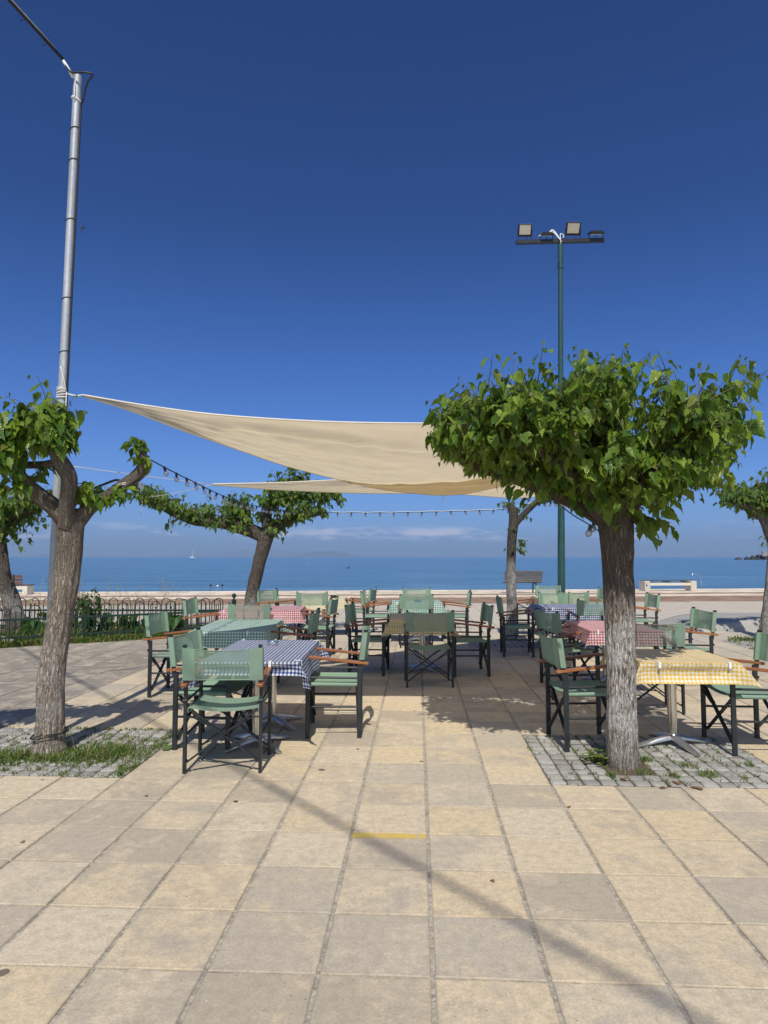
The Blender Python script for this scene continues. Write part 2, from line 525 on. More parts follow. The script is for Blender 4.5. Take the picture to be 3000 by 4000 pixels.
def m_gingham(name, full, half, white=(.78, .77, .74), period=.030):
    t = NT(name)
    uv = t.sep(t.uv())
    def stripe(x):
        f = t.math('FRACT', t.math('DIVIDE', x, period))
        return t.math('LESS_THAN', f, .5)
    a, b = stripe(uv[0]), stripe(uv[1])
    s = t.math('ADD', a, b)
    c = t.mix(t.math('MINIMUM', s, 1.0), white, half)
    c = t.mix(t.math('MAXIMUM', t.math('SUBTRACT', s, 1.0), 0.0), c, full)
    wv = t.noise(t.uv(), 14, 4)
    c = t.mix(t.math('MULTIPLY', t.ramp(wv, (.45, .75)), .12), c, tuple(x * .6 for x in half))
    thread = t.noise(t.uv(), 900, 2)
    def cr(x):
        f = t.math('ABSOLUTE', t.math('SUBTRACT', t.math('FRACT', t.math('DIVIDE', x, .37)), .5))
        return t.ramp(f, (.022, .0))
    crs = t.math('MAXIMUM', cr(uv[0]), cr(uv[1]))
    nr = t.bump(t.math('ADD', t.math('ADD', t.math('MULTIPLY', wv, 4), t.math('MULTIPLY', thread, .2)), t.math('MULTIPLY', crs, 1.6)), .005, .9)
    bs = t.bsdf(c, .62, 0, nr, .3)
    tr = t.t.nodes.new('ShaderNodeBsdfTranslucent'); t.l(c, tr.inputs['Color'])
    mx = t.t.nodes.new('ShaderNodeMixShader'); mx.inputs[0].default_value = .18
    t.l(bs.outputs[0], mx.inputs[1]); t.l(tr.outputs[0], mx.inputs[2])
    return t.done(mx)

def m_fabric(name, col, see=0.0, transl=.15):
    t = NT(name)
    p = t.obj()
    nz = t.noise(p, 9, 4)
    c = t.mix(t.ramp(nz, (.3, .7)), tuple(x * .9 for x in col), tuple(x * 1.08 for x in col))
    r = t.t.nodes.new('ShaderNodeObjectInfo').outputs['Random']
    hs = t.t.nodes.new('ShaderNodeHueSaturation'); t.l(c, hs.inputs['Color'])
    t.l(t.math('ADD', .9, t.math('MULTIPLY', r, .2)), hs.inputs['Value'])
    t.l(t.math('ADD', .9, t.math('MULTIPLY', r, .2)), hs.inputs['Saturation'])
    bs = t.bsdf(hs.outputs[0], .75, 0, t.bump(t.noise(p, 700, 2), .001, .5), .25)
    tr = t.t.nodes.new('ShaderNodeBsdfTranslucent'); t.l(hs.outputs[0], tr.inputs['Color'])
    mx = t.t.nodes.new('ShaderNodeMixShader'); mx.inputs[0].default_value = transl
    t.l(bs.outputs[0], mx.inputs[1]); t.l(tr.outputs[0], mx.inputs[2])
    if see:
        tp = t.t.nodes.new('ShaderNodeBsdfTransparent'); tp.inputs[0].default_value = (.92, 1, .95, 1)
        m2 = t.t.nodes.new('ShaderNodeMixShader')
        lw = t.t.nodes.new('ShaderNodeLayerWeight'); lw.inputs[0].default_value = .35
        t.l(t.math('MULTIPLY', t.math('SUBTRACT', 1.0, t.math('MULTIPLY', lw.outputs['Facing'], 1.6), clamp=True), see), m2.inputs[0])
        t.l(mx.outputs[0], m2.inputs[1]); t.l(tp.outputs[0], m2.inputs[2])
        return t.done(m2)
    return t.done(mx)

def m_sail():
    t = NT('shade_cloth')
    uv = t.sep(t.uv())
    wr = t.noise(t.comb(t.math('MULTIPLY', uv[0], 1.2), t.math('MULTIPLY', uv[1], 7)), 2.2, 5, .6)
    weave = t.noise(t.pos(), 500, 2)
    c = t.mix(t.ramp(wr, (.3, .7)), (.79, .665, .44), (.85, .73, .505))
    nr = t.bump(t.math('ADD', wr, t.math('MULTIPLY', weave, .02)), .06, 1.0)
    d = t.t.nodes.new('ShaderNodeBsdfDiffuse'); t.l(c, d.inputs['Color']); t.l(nr, d.inputs['Normal'])
    tr = t.t.nodes.new('ShaderNodeBsdfTranslucent'); t.l(c, tr.inputs['Color'])
    mx = t.t.nodes.new('ShaderNodeMixShader'); mx.inputs[0].default_value = .61
    t.l(d.outputs[0], mx.inputs[1]); t.l(tr.outputs[0], mx.inputs[2])
    return t.done(mx)

def m_wood(name, a, b, rough=.45, axis=1, scale=1.0):
    t = NT(name)
    sc = [38 * scale] * 3; sc[axis] = 2.2 * scale
    p = t.mapping(t.obj(), tuple(sc))
    g = t.noise(p, 1.0, 5, .6, .6)
    c = t.mix(t.ramp(g, (.3, .7)), a, b)
    r = t.rnd()
    hs = t.t.nodes.new('ShaderNodeHueSaturation'); t.l(c, hs.inputs['Color'])
    t.l(t.math('ADD', .72, t.math('MULTIPLY', r, .5)), hs.inputs['Value'])
    return t.done(t.bsdf(hs.outputs[0], rough, 0, t.bump(g, .002, .6), .45))

def m_galv():
    t = NT('galvanised_steel')
    p = t.pos()
    vo = t.t.nodes.new('ShaderNodeTexVoronoi'); vo.inputs['Scale'].default_value = 60; t.l(p, vo.inputs['Vector'])
    st = t.noise(t.mapping(p, (30, 30, 1.2)), 1.0, 4)
    c = t.mix(t.ramp(st, (.3, .7)), (.34, .36, .38), (.52, .54, .56))
    c = t.mix(.25, c, vo.outputs['Color'], 'SOFT_LIGHT')
    return t.done(t.bsdf(c, .5, .4, None, .5))

def m_paint_chip(name, col, chip, amount=.70):
    t = NT(name)
    p = t.pos()
    a = t.noise(t.mapping(p, (1, 1, .5)), 9, 5, .7); b = t.noise(p, 2, 3)
    c = t.mix(t.ramp(b, (.3, .7)), tuple(x * .85 for x in col), tuple(x * 1.15 for x in col))
    c = t.mix(t.ramp(a, (amount, amount + .03)), c, chip)
    return t.done(t.bsdf(c, .42, 0, t.bump(a, .002, .5), .5))

def m_sea():
    t = NT('sea_water')
    p = t.pos()
    w1 = t.noise(t.mapping(p, (.10, .45, 1)), 1.0, 5, .6, .4)
    w2 = t.noise(t.mapping(p, (.9, 2.6, 1)), 1.0, 4, .6, .3)
    w3 = t.noise(t.mapping(p, (.012, .07, 1)), 1.0, 5, .6, .5)
    w4 = t.noise(t.mapping(p, (.05, .30, 1)), 1.0, 4, .6, .5)
    h = t.math('ADD', t.math('ADD', t.math('MULTIPLY', w1, 1.3), t.math('MULTIPLY', w2, .35)), t.math('MULTIPLY', w4, 1.6))
    c = t.mix(t.ramp(w3, (.35, .7)), (.06, .17, .275), (.105, .24, .345))
    c = t.mix(t.math('MULTIPLY', t.ramp(w4, (.40, .60)), .85), c, (.03, .105, .195))
    bs = t.bsdf(c, .16, 0, t.bump(h, .42, .8), .5)
    bs.inputs['IOR'].default_value = 1.33
    return t.done(bs)

def m_glass(name, tint=(.95, .97, .97)):
    t = NT(name)
    tp = t.t.nodes.new('ShaderNodeBsdfTransparent'); tp.inputs[0].default_value = (*tint, 1)
    gl = t.t.nodes.new('ShaderNodeBsdfGlossy'); gl.inputs['Roughness'].default_value = .03
    fr = t.t.nodes.new('ShaderNodeFresnel'); fr.inputs[0].default_value = 1.6
    mx = t.t.nodes.new('ShaderNodeMixShader')
    t.l(t.math('ADD', t.math('MULTIPLY', fr.outputs[0], 1.0), .05, clamp=True), mx.inputs[0])
    t.l(tp.outputs[0], mx.inputs[1]); t.l(gl.outputs[0], mx.inputs[2])
    df = t.t.nodes.new('ShaderNodeBsdfTranslucent'); df.inputs[0].default_value = (.85, .85, .85, 1)
    m2 = t.t.nodes.new('ShaderNodeMixShader'); m2.inputs[0].default_value = .28
    t.l(mx.outputs[0], m2.inputs[1]); t.l(df.outputs[0], m2.inputs[2])
    return t.done(m2)

M = {}
M['slab'] = m_slab()
M['mortar'] = m_mortar()
M['sett'] = m_stone('granite_sett', (.29, .28, .255), (.42, .405, .37), 26, .004)
M['soil'] = m_stone('bed_soil', (.10, .08, .055), (.19, .155, .11), 30, .01)
M['beige_band'] = m_stone('beige_paving', (.66, .555, .42), (.76, .66, .52), 1.4, .001)
M['brown_band'] = m_stone('brown_paving', (.28, .175, .115), (.365, .245, .165), 1.4, .001)
M['edge_stone'] = m_stone('pale_edging', (.66, .60, .50), (.74, .68, .58), 4, .002)
M['ramp'] = m_stone('grey_concrete', (.36, .345, .31), (.45, .43, .39), 3, .003)
M['concrete'] = m_stone('pale_concrete', (.60, .55, .45), (.70, .65, .55), 9, .003)
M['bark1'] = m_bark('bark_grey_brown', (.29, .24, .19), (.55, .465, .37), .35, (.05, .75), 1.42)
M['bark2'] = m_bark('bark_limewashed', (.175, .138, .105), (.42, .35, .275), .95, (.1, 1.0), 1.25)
M['bark3'] = m_bark('bark_dark', (.085, .068, .055), (.24, .205, .165), .5, (0.3, .75))
M['bark4'] = m_bark('bark_pale', (.16, .135, .11), (.40, .35, .29), .5, (.1, 1.2))
M['bark5'] = m_bark('bark_half_whitewashed', (.085, .068, .055), (.21, .18, .15), .75, (-.2, 1.30))
M['leaf1'] = m_leaf('mulberry_leaf', (.06, .15, .013), (.26, .38, .036))
M['leaf2'] = m_leaf('mulberry_leaf_dense', (.07, .16, .013), (.28, .40, .04))
M['leaf3'] = m_leaf('mulberry_leaf_far', (.055, .13, .014), (.17, .265, .03))
M['twig'] = m_simple('young_shoot', (.12, .10, .05), .6, var=.3)
M['grass'] = m_grass('weed_grass', (.08, .155, .022), (.17, .235, .05), (.34, .28, .12), .16)
M['grass_dry'] = m_grass('dry_grass', (.30, .25, .13), (.42, .36, .2), (.45, .38, .22), .2)
M['lily'] = m_leaf('broad_garden_leaf', (.035, .095, .014), (.07, .15, .025), (.07, .13, .03), 2)
M['petal'] = m_simple('cream_petal', (.78, .72, .42), .5)
M['steel'] = m_simple('anthracite_metal', (.020, .024, .028), .42, .0, .25, 14, spec=.5)
M['capblack'] = m_simple('black_plastic', (.012, .012, .013), .4)
M['arm'] = m_wood('varnished_wood', (.20, .065, .022), (.40, .16, .055), .35, 1)
M['fab'] = m_fabric('green_canvas', (.265, .385, .28), 0, .16)
M['mesh'] = m_fabric('green_mesh', (.265, .375, .275), .42, .24)
M['alu'] = m_simple('brushed_aluminium', (.62, .62, .61), .34, .9, .08, 20)
M['inox'] = m_simple('polished_steel', (.70, .69, .67), .2, 1.0, .04, 6)
M['board'] = m_simple('table_board', (.45, .42, .38), .5)
M['blue'] = m_gingham('blue_check', (.018, .035, .15), (.19, .235, .40), (.80, .80, .79))
M['green'] = m_gingham('green_check', (.05, .25, .16), (.36, .53, .44), (.80, .81, .77))
M['red'] = m_gingham('red_check', (.50, .055, .085), (.62, .32, .33))
M['yellow'] = m_gingham('yellow_check', (.78, .46, .06), (.80, .65, .33), (.82, .80, .74))
M['paleyellow'] = m_gingham('pale_yellow_check', (.74, .60, .25), (.77, .69, .45), (.80, .78, .70))
M['white'] = m_simple('white_plastic', (.80, .80, .78), .4, var=.03)
M['rope'] = m_simple('white_rope', (.72, .70, .66), .8, var=.1, scale=60)
M['cable'] = m_simple('black_cable', (.012, .012, .013), .5)
M['sail'] = m_sail()
M['hem'] = m_simple('sail_hem', (.76, .70, .58), .8, var=.06)
M['galv'] = m_galv()
M['gpost'] = m_paint_chip('dark_green_paint', (.022, .072, .062), (.42, .42, .38), .72)
M['fence'] = m_paint_chip('fence_green_paint', (.012, .036, .028), (.05, .09, .08), .66)
M['lampbody'] = m_simple('black_lamp_housing', (.014, .014, .016), .35)
M['lampglass'] = m_simple('lamp_diffuser', (.62, .56, .45), .25, var=.04)
M['glass'] = m_glass('clear_bulb')
M['bench_brown'] = m_wood('brown_bench_slat', (.11, .045, .03), (.19, .085, .055), .5, 0)
M['bench_grey'] = m_wood('weathered_slat', (.09, .08, .07), (.19, .172, .15), .75, 0)
M['iron'] = m_simple('black_iron', (.016, .016, .018), .5)
M['chrome'] = m_simple('shower_pipe', (.75, .77, .80), .22, .9, .05)
M['sea'] = m_sea()
M['rock'] = m_stone('dark_sea_rock', (.03, .028, .026), (.09, .08, .07), .25, .3)
M['hut'] = m_stone('hut_wall', (.34, .32, .29), (.44, .42, .38), .4, .02)
M['hill'] = m_stone('island_scrub', (.10, .11, .09), (.20, .19, .16), .002, 5)
M['boat'] = m_simple('white_hull', (.82, .82, .81), .3, var=.02, scale=.3)
M['skin'] = m_simple('skin', (.36, .20, .13), .5)
M['hair'] = m_simple('dark_hair', (.018, .014, .012), .45)
M['bird_d'] = m_simple('dark_feather', (.03, .03, .033), .6)
M['bird_w'] = m_simple('grey_white_feather', (.45, .46, .48), .6)
M['bluebox'] = m_simple('blue_plastic', (.03, .11, .25), .35)
M['yellowpaint'] = m_paint_chip('yellow_road_paint', (.62, .44, .10), (.55, .42, .24), .56)
M['deadleaf'] = m_simple('dry_leaf', (.22, .12, .05), .8, var=.35, scale=30)
M['greenleaf'] = m_simple('fallen_green_leaf', (.10, .15, .04), .6, var=.3, scale=20)

# ------------------------------------------------------------------ the ground
# promenade frame: W runs towards the sea, U along the quay
QA = math.atan(0.098)
QU = (math.cos(QA), math.sin(QA)); QW = (-math.sin(QA), math.cos(QA))
W0 = 29.9 * math.cos(QA)
def quay(u, w, z=0.0):
    return (QU[0] * u + QW[0] * w, QU[1] * u + QW[1] * w, z)
W_BR2N, W_BR2F, W_BR1N, W_BR1F, W_EDGE = 21.55, 24.45, 25.85, 26.7, 29.65

def beds_cells():
    out = {}
    for name, i0, i1, j0, j1 in (('a', -8, -4, 0, 3), ('b', 3, 7, 0, 3)):
        for i in range(i0, i1):
            for j in range(j0, j1): out[(i, j)] = name
    for name, i0, i1, j0, j1 in (('c', 3, 7, 16, 19), ('d', 14, 18, 16, 19)):
        for i in range(i0, i1):
            for j in range(j0, j1): out[(i, j)] = name
    return out
BEDS = beds_cells()

mb = MB()
E_L = quay(-60, W_EDGE - .16); E_R = quay(60, W_EDGE - .16)
mb.add([(-60, -25, -.007), (60, -25, -.007), (E_R[0], E_R[1], -.007), (E_L[0], E_L[1], -.007),
        (E_R[0], E_R[1], -2.2), (E_L[0], E_L[1], -2.2)], [(0, 1, 2, 3), (3, 2, 4, 5)])
plaza = tag(mb.build('plaza_ground', M['mortar']), 'beige and grey square paving slabs of the seafront plaza with mortar joints', None, None, 'structure')

def slab_mesh(seed, jx=.0145, jy=.0105, t=.04):
    rg = random.Random(seed)
    hx, hy = (T_ - jx) / 2, (T_ - jy) / 2
    b = .004
    n = 4
    # outline with slightly chipped edges
    def outline(x, y, z, amp):
        P = []
        for (ax, ay), (bx, by) in (((-x, -y), (x, -y)), ((x, -y), (x, y)), ((x, y), (-x, y)), ((-x, y), (-x, -y))):
            for k in range(n):
                f = k / n
                px, py = ax + (bx - ax) * f, ay + (by - ay) * f
                d = rg.uniform(-amp, amp * .3)
                l = math.hypot(px, py)
                P.append(V(px + px / l * d, py + py / l * d, z))
        return P
    N = 4 * n
    st = rg.getstate()
    A = outline(hx, hy, -t, .002); rg.setstate(st)
    B = outline(hx, hy, -b, .002); rg.setstate(st)
    C = outline(hx - b, hy - b, 0, .002)
    F = []
    for k in range(N):
        j = (k + 1) % N
        F.append((k, j, N + j, N + k)); F.append((N + k, N + j, 2 * N + j, 2 * N + k))
    F.append(tuple(range(2 * N, 3 * N)))
    m = MB(); m.add(A + B + C, F)
    return m
slab_mbs = [slab_mesh(s) for s in range(4)]
slab_mes = [m.mesh('slab', M['slab']) for m in slab_mbs]

def proj(p):
    c, s = math.cos(R(3.85)), math.sin(R(3.85))
    d = p[1] * c + (p[2] - 1.5) * s; v = -p[1] * s + (p[2] - 1.5) * c
    if d < .05: return None
    return 1500 + 2600 * p[0] / d, 2000 - 2600 * v / d, d

near, far = [], []
for j in range(-20, 46):
    for i in range(-60, 70):
        if (i, j) in BEDS: continue
        x, y, _ = grid(i + .5, j + .5)
        w = QW[0] * x + QW[1] * y
        if w > W_BR2N - .22 or y < -3.2: continue
        if abs(x) > .66 * max(y, 0) + 6.5: continue
        # the raised grey apron on the right and the planted corner on the left
        pr = proj((x, y, 0))
        inside = pr is not None and -150 < pr[0] < 3150 and pr[1] < 4120
        (near if inside else far).append((y, i, j, x))
near.sort()
far += near[300:]; near = near[:300]
rs = random.Random(3)
def slab_tf():
    return rs.choice([0, 1, 2, 3]), rs.choice([0, math.pi]), rs.uniform(-.0016, .0012), rs.uniform(-.004, .004), rs.uniform(-.004, .004)
for (y, i, j, x) in near:
    k, fl, dz, tx, ty = slab_tf()
    o = link_mesh('slab', slab_mes[k], plaza, (x, y, dz))
    o.rotation_euler = (tx, ty, -YAW + fl)
mb = MB()
for (y, i, j, x) in far:
    k, fl, dz, tx, ty = slab_tf()
    a = -YAW + fl; ca, sa = math.cos(a), math.sin(a)
    mb.add([(x + p[0] * ca - p[1] * sa, y + p[0] * sa + p[1] * ca, p[2] + dz + tx * p[1]) for p in slab_mbs[k].v], slab_mbs[k].f)
tag(mb.build('slab', M['slab'], plaza), None, None, None, 'stuff')

# yellow paint along the far edge of one slab
p0, p1 = grid(-.46, -2.03), grid(.46, -2.03); q0, q1 = grid(-.46, -2.21), grid(.46, -2.20)
a0, a1 = grid(0.02, -2.025), grid(.97, -2.025); b1, b0 = grid(.975, -2.16), grid(.02, -2.175)
mb = MB()
mb.add([(p[0], p[1], z) for z in (.0015, .0035) for p in (b0, b1, a1, a0)], [(4, 5, 6, 7), (0, 1, 5, 4), (1, 2, 6, 5), (2, 3, 7, 6), (3, 0, 4, 7)])
tag(mb.build('paint_mark', M['yellowpaint']), 'worn yellow paint stripe along the far edge of a paving slab', 'paint mark')

# promenade bands, in slabs parallel to the quay
prom = MB()
def band(w0, w1, mat, su, name, gap=.012):
    m = MB()
    nw = max(1, round((w1 - w0) / .5)); dw = (w1 - w0) / nw
    for a in range(nw):
        for u in np.arange(-34, 38, su):
            x, y, _ = quay(u + su / 2, w0 + dw * (a + .5))
            if abs(x) > .66 * y + 12: continue
            dz = random.uniform(-.003, .003)
            P = [quay(u + gap / 2, w0 + a * dw + gap / 2, dz), quay(u + su - gap / 2, w0 + a * dw + gap / 2, dz),
                 quay(u + su - gap / 2, w0 + (a + 1) * dw - gap / 2, dz), quay(u + gap / 2, w0 + (a + 1) * dw - gap / 2, dz)]
            P += [(p[0], p[1], -.03) for p in P]
            m.add(P, [(0, 1, 2, 3), (4, 5, 1, 0), (5, 6, 2, 1), (6, 7, 3, 2), (7, 4, 0, 3)])
    return tag(m.build(name, mat, plaza), None, None, None, 'stuff')
band(W_BR2N, W_BR2F, M['brown_band'], .5, 'brown_paving')
band(W_BR2F, W_BR1N, M['beige_band'], .62, 'beige_paving')
band(W_BR1N, W_BR1F, M['brown_band'], .5, 'brown_paving')
band(W_BR1F, W_EDGE - .4, M['beige_band'], .62, 'beige_paving')
m = MB()
for u in np.arange(-38, 42, 1.25):
    P = quay(u + .62, W_EDGE - .2, -.06)
    m.box(P, (1.235, .395, .15), Matrix.Rotation(QA, 3, 'Z'))
tag(m.build('quay_edging', M['edge_stone'], plaza), None, None, None, 'stuff')

# sea
mb = MB()
XS = [-27000, -8000, -1200, -200, 200, 1200, 8000, 27000]; YS = [20, 60, 200, 800, 4000, 14000, 29000]
mb.add([(x, y, -1.25) for y in YS for x in XS], [(j * 8 + i, j * 8 + i + 1, j * 8 + i + 9, j * 8 + i + 8) for j in range(6) for i in range(7)])
tag(mb.build('sea', M['sea']), 'calm blue sea reaching the horizon', None, None, 'structure')

# raised grey concrete apron at the right
def apron():
    m = MB()
    nx, ny = 26, 10
    P, F = [], []
    for a in range(nx + 1):
        f = a / nx
        x = 5.75 + 7.5 * f
        hgt = .25 * min(1, max(0, (x - 5.75) / 2.1)) ** .8
        yn = 13.55 + .12 * math.sin(f * 3)
        yf = 14.2 + 2.6 * min(1, (x - 5.75) / 1.6) ** .6 - .35 * max(0, f - .3)
        for b in range(ny + 1):
            g = b / ny
            if b == 0: P.append((x, yn - .03, -.02))
            elif b == 1: P.append((x, yn + .05, max(.004, hgt - .03)))
            elif b == 2: P.append((x, yn + .09, max(.006, hgt)))
            elif b == ny: P.append((x, yf, -.02))
            else:
                gg = (b - 2) / (ny - 2)
                P.append((x, yn + .09 + (yf - yn - .09) * gg, max(.006, hgt * (1 - .55 * gg) + .004)))
    W = ny + 1
    for a in range(nx):
        for b in range(ny):
            F.append((a * W + b, (a + 1) * W + b, (a + 1) * W + b + 1, a * W + b + 1))
    m.add(P, F)
    return m.build('concrete_ramp', M['ramp'], None, True, 40)
tag(apron(), 'low grey concrete apron with rounded end beside the right hand tree', None, None, 'structure')

# ------------------------------------------------------------------ sett beds
def sett_mesh(seed):
    rg = random.Random(seed)
    m = MB()
    a, t = .101, .05
    n = 3
    prof = [(1.02, -t), (1.02, -.010), (.97, -.003), (.86, 0.0)]
    P, F = [], []
    jit = [rg.uniform(-.004, .003) for _ in range(8)]
    hts = [rg.uniform(-.003, .003) for _ in range(8)]
    for s_, z in prof:
        k = 0
        for (cx, cy) in ((-1, -.82), (-.82, -1), (.82, -1), (1, -.82), (1, .82), (.82, 1), (-.82, 1), (-1, .82)):
            h = a / 2 + jit[k]
            P.append(V(cx * h * s_, cy * h * s_, z + (hts[k] if z > -.01 else 0)))
            k += 1
    for i in range(3):
        for k in range(8):
            j = (k + 1) % 8
            F.append((i * 8 + k, i * 8 + j, i * 8 + 8 + j, i * 8 + 8 + k))
    P.append(V(0, 0, .002))
    for k in range(8): F.append((24 + k, 24 + (k + 1) % 8, 32))
    m.add(P, F)
    return m
sett_mbs = [sett_mesh(s) for s in range(5)]
sett_mes = [m.mesh('sett', M['sett'], True, 50) for m in sett_mbs]

def sett_bed(i0, i1, j0, j1, nx, ny, trunk, label, objects=True, tr=.2, stag=False):
    base = MB()
    c = [grid(i0, j0, -.004), grid(i1, j0, -.004), grid(i1, j1, -.004), grid(i0, j1, -.004)]
    base.add(c, [(0, 1, 2, 3)])
    bed = tag(base.build('sett_bed', M['soil']), label, None, None, 'structure')
    m = MB()
    for a in range(nx):
        for b in range(ny):
            fi = i0 + (i1 - i0) * (a + .5) / nx; fj = j0 + (j1 - j0) * (b + .5) / ny
            x, y, _ = grid(fi, fj)
            if max(abs(x - trunk[0]), abs(y - trunk[1])) < tr: continue
            k = rs.randrange(5); rz = -YAW + rs.choice([0, 1, 2, 3]) * math.pi / 2 + rs.uniform(-.05, .05)
            dz = rs.uniform(-.003, .003) + .003
            sx = (i1 - i0) * T_ / nx / .1085; sy = (j1 - j0) * T_ / ny / .1085
            s_ = min(sx, sy) * rs.uniform(.97, 1.01)
            if objects:
                o = link_mesh('sett', sett_mes[k], bed, (x, y, dz)); o.rotation_euler = (rs.uniform(-.03, .03), rs.uniform(-.03, .03), rz); o.scale = (s_, s_, 1)
            else:
                ca, sa = math.cos(rz), math.sin(rz)
                m.add([(x + (p[0] * ca - p[1] * sa) * s_, y + (p[0] * sa + p[1] * ca) * s_, p[2] + dz) for p in sett_mbs[k].v], sett_mbs[k].f)
    if not objects: tag(m.build('sett', M['sett'], bed, True, 50), None, None, None, 'stuff')
    return bed
sett_bed(-8, -4, 0, 3, 15, 11, (-2.56, 5.21), 'grassy square bed of grey granite setts round the left front tree', tr=.19)
sett_bed(3, 7, 0, 3, 15, 11, (1.72, 4.914), 'square bed of grey granite setts round the big right front tree', tr=.17)
sett_bed(3, 7, 16, 19, 15, 11, (2.32, 12.23), 'shaded bed of granite setts round the slim pollarded tree', False)
sett_bed(14, 18, 16, 19, 15, 11, (6.87, 12.27), 'bed of granite setts round the tree at the right edge', False)

# ------------------------------------------------------------------ grass and weeds
def blades(m, x, y, z, n, hgt, spread, rg, lean=.5, w=.006, segs=2):
    for _ in range(n):
        a = rg.uniform(0, 6.283); r = spread * math.sqrt(rg.random())
        bx, by = x + r * math.cos(a), y + r * math.sin(a)
        h = hgt * rg.uniform(.45, 1.15); d = rg.uniform(0, 6.283); l = h * lean * rg.uniform(.2, 1.4)
        ww = w * rg.uniform(.6, 1.3); pd = d + rg.uniform(.8, 2.3)
        px, py = math.cos(pd) * ww, math.sin(pd) * ww
        mx, my = bx + math.cos(d) * l * .35, by + math.sin(d) * l * .35
        ex, ey = bx + math.cos(d) * l, by + math.sin(d) * l
        m.add([(bx - px / 2, by - py / 2, z), (bx + px / 2, by + py / 2, z), (mx + px * .45, my + py * .45, z + h * .62), (mx - px * .45, my - py * .45, z + h * .62), (ex, ey, z + h * (1 - .25 * lean))],
              [(0, 1, 2, 3), (3, 2, 4)])

rg = random.Random(21)
g = MB()
def bedpt(fi, fj): return grid(fi, fj)[:2]
for _ in range(230):    # matted growth round the trunk and to its right
    a = rg.gauss(0, 1); b = rg.gauss(0, 1)
    x, y = -2.62 + a * .32, 5.06 + b * .11
    if x < -3.4: continue
    blades(g, x, y, 0, 7, .062, .05, rg, 1.0, .007)
for _ in range(190):
    x, y = -2.12 + rg.gauss(0, .13), 5.22 + rg.gauss(0, .14)
    if x > -1.8: continue
    blades(g, x, y, 0, 6, .055, .05, rg, 1.1, .007)
for _ in range(560):    # weeds along the joints
    fi = rg.uniform(-8, -4); fj = rg.uniform(0, 3)
    if rg.random() < .5: fi = -8 + round((fi + 8) / 4 * 15) * 4 / 15
    else: fj = round(fj / 3 * 11) * 3 / 11
    x, y = bedpt(fi, fj)
    blades(g, x, y, 0, rg.randrange(2, 6), .03, .022, rg, 1.2, .006)
for k in range(70):      # fringe on the right and front edges
    x, y = bedpt(-4.02, rg.uniform(0, 3)); blades(g, x - abs(rg.gauss(0, .04)), y, 0, 5, .045, .03, rg, 1.2, .007)
    x, y = bedpt(rg.uniform(-8, -4), .04); blades(g, x, y, 0, 3, .02, .03, rg, 1.2, .005)
    x, y = bedpt(rg.uniform(-7, -4), 2.95); blades(g, x, y, 0, 4, .03, .03, rg, 1.3, .006)
tag(g.build('grass', M['grass']), 'grass and weeds growing between the setts round the left tree', 'grass', None, 'stuff')
g = MB()
for k in range(9):
    x, y = -2.2 + rg.gauss(0, .3), 4.95 + rg.gauss(0, .15)
    h = rg.uniform(.14, .26); d = rg.uniform(0, 6.28)
    top = (x + math.cos(d) * .04, y + math.sin(d) * .04, h)
    g.tube([(x, y, 0), (x + math.cos(d) * .012, y + math.sin(d) * .012, h * .6), top], [.0016, .0014, .001], 4)
    g.tube([top, (top[0] + math.cos(d) * .02, top[1] + math.sin(d) * .02, h + .05)], [.005, .001], 5)
tag(g.build('grass_stalk', M['grass_dry']), 'few tall pale grass ears beside the left trunk', 'grass', None, 'stuff')
g = MB()
for _ in range(560):
    fi = rg.uniform(3, 7); fj = rg.uniform(0, 3)
    if rg.random() < .62: fi = 3 + round((fi - 3) / 4 * 15) * 4 / 15
    else: fj = round(fj / 3 * 11) * 3 / 11
    if mn.noise(V(fi * 1.1, fj * 1.3, 3)) < -.25: continue
    x, y = bedpt(fi, fj); blades(g, x, y, 0, rg.randrange(2, 6), .024, .02, rg, 1.2, .005)
for (cx, cy, n, h, sp) in ((2.23, 4.68, 90, .05, .07), (1.98, 4.66, 46, .045, .05), (2.18, 4.87, 60, .045, .07), (1.55, 4.66, 30, .045, .035), (1.80, 4.72, 30, .04, .05), (2.62, 4.9, 30, .04, .04), (1.93, 5.0, 40, .06, .035), (2.45, 4.62, 20, .035, .03)):
    blades(g, cx, cy, 0, n, h, sp, rg, 1.1, .006)
tag(g.build('grass', M['grass']), 'weeds sprouting in the joints of the right sett bed', 'grass', None, 'stuff')
g = MB()
for k in range(60):      # clover-like rosette left of the big trunk
    x, y = 1.55 + rg.gauss(0, .045), 4.98 + rg.gauss(0, .05); z = rg.uniform(.015, .075)
    r = rg.uniform(.008, .014); a0_ = rg.uniform(0, 6)
    for q in range(3):
        a = a0_ + q * 2.09; cx, cy = x + math.cos(a) * r, y + math.sin(a) * r
        g.add([(cx + r * math.cos(b) , cy + r * math.sin(b), z + rg.uniform(-.003, .004)) for b in (0, 1.05, 2.1, 3.14, 4.2, 5.2)], [(0, 1, 2, 3, 4, 5)])
    g.tube([(x * .5 + .775, y * .5 + 2.49, 0), (x, y, z)], .0012, 3)
tag(g.build('clover', M['grass']), 'small clover like weed at the left foot of the big right trunk', 'weed', None, 'stuff')
g = MB()
for _ in range(150):
    x, y = bedpt(rg.uniform(14, 18), rg.uniform(16, 19)); blades(g, x, y, 0, 4, .05, .05, rg, 1, .012)
for _ in range(40): blades(g, 6.6 + rg.gauss(0, .2), 12.1 + rg.gauss(0, .1), 0, 6, .10, .08, rg, 1, .012)
for _ in range(60):
    x, y = bedpt(rg.uniform(3, 7), rg.uniform(16, 19)); blades(g, x, y, 0, 3, .03, .05, rg, 1, .01)
tag(g.build('grass', M['grass']), 'weeds in the far sett beds under the right hand trees', 'grass', None, 'stuff')

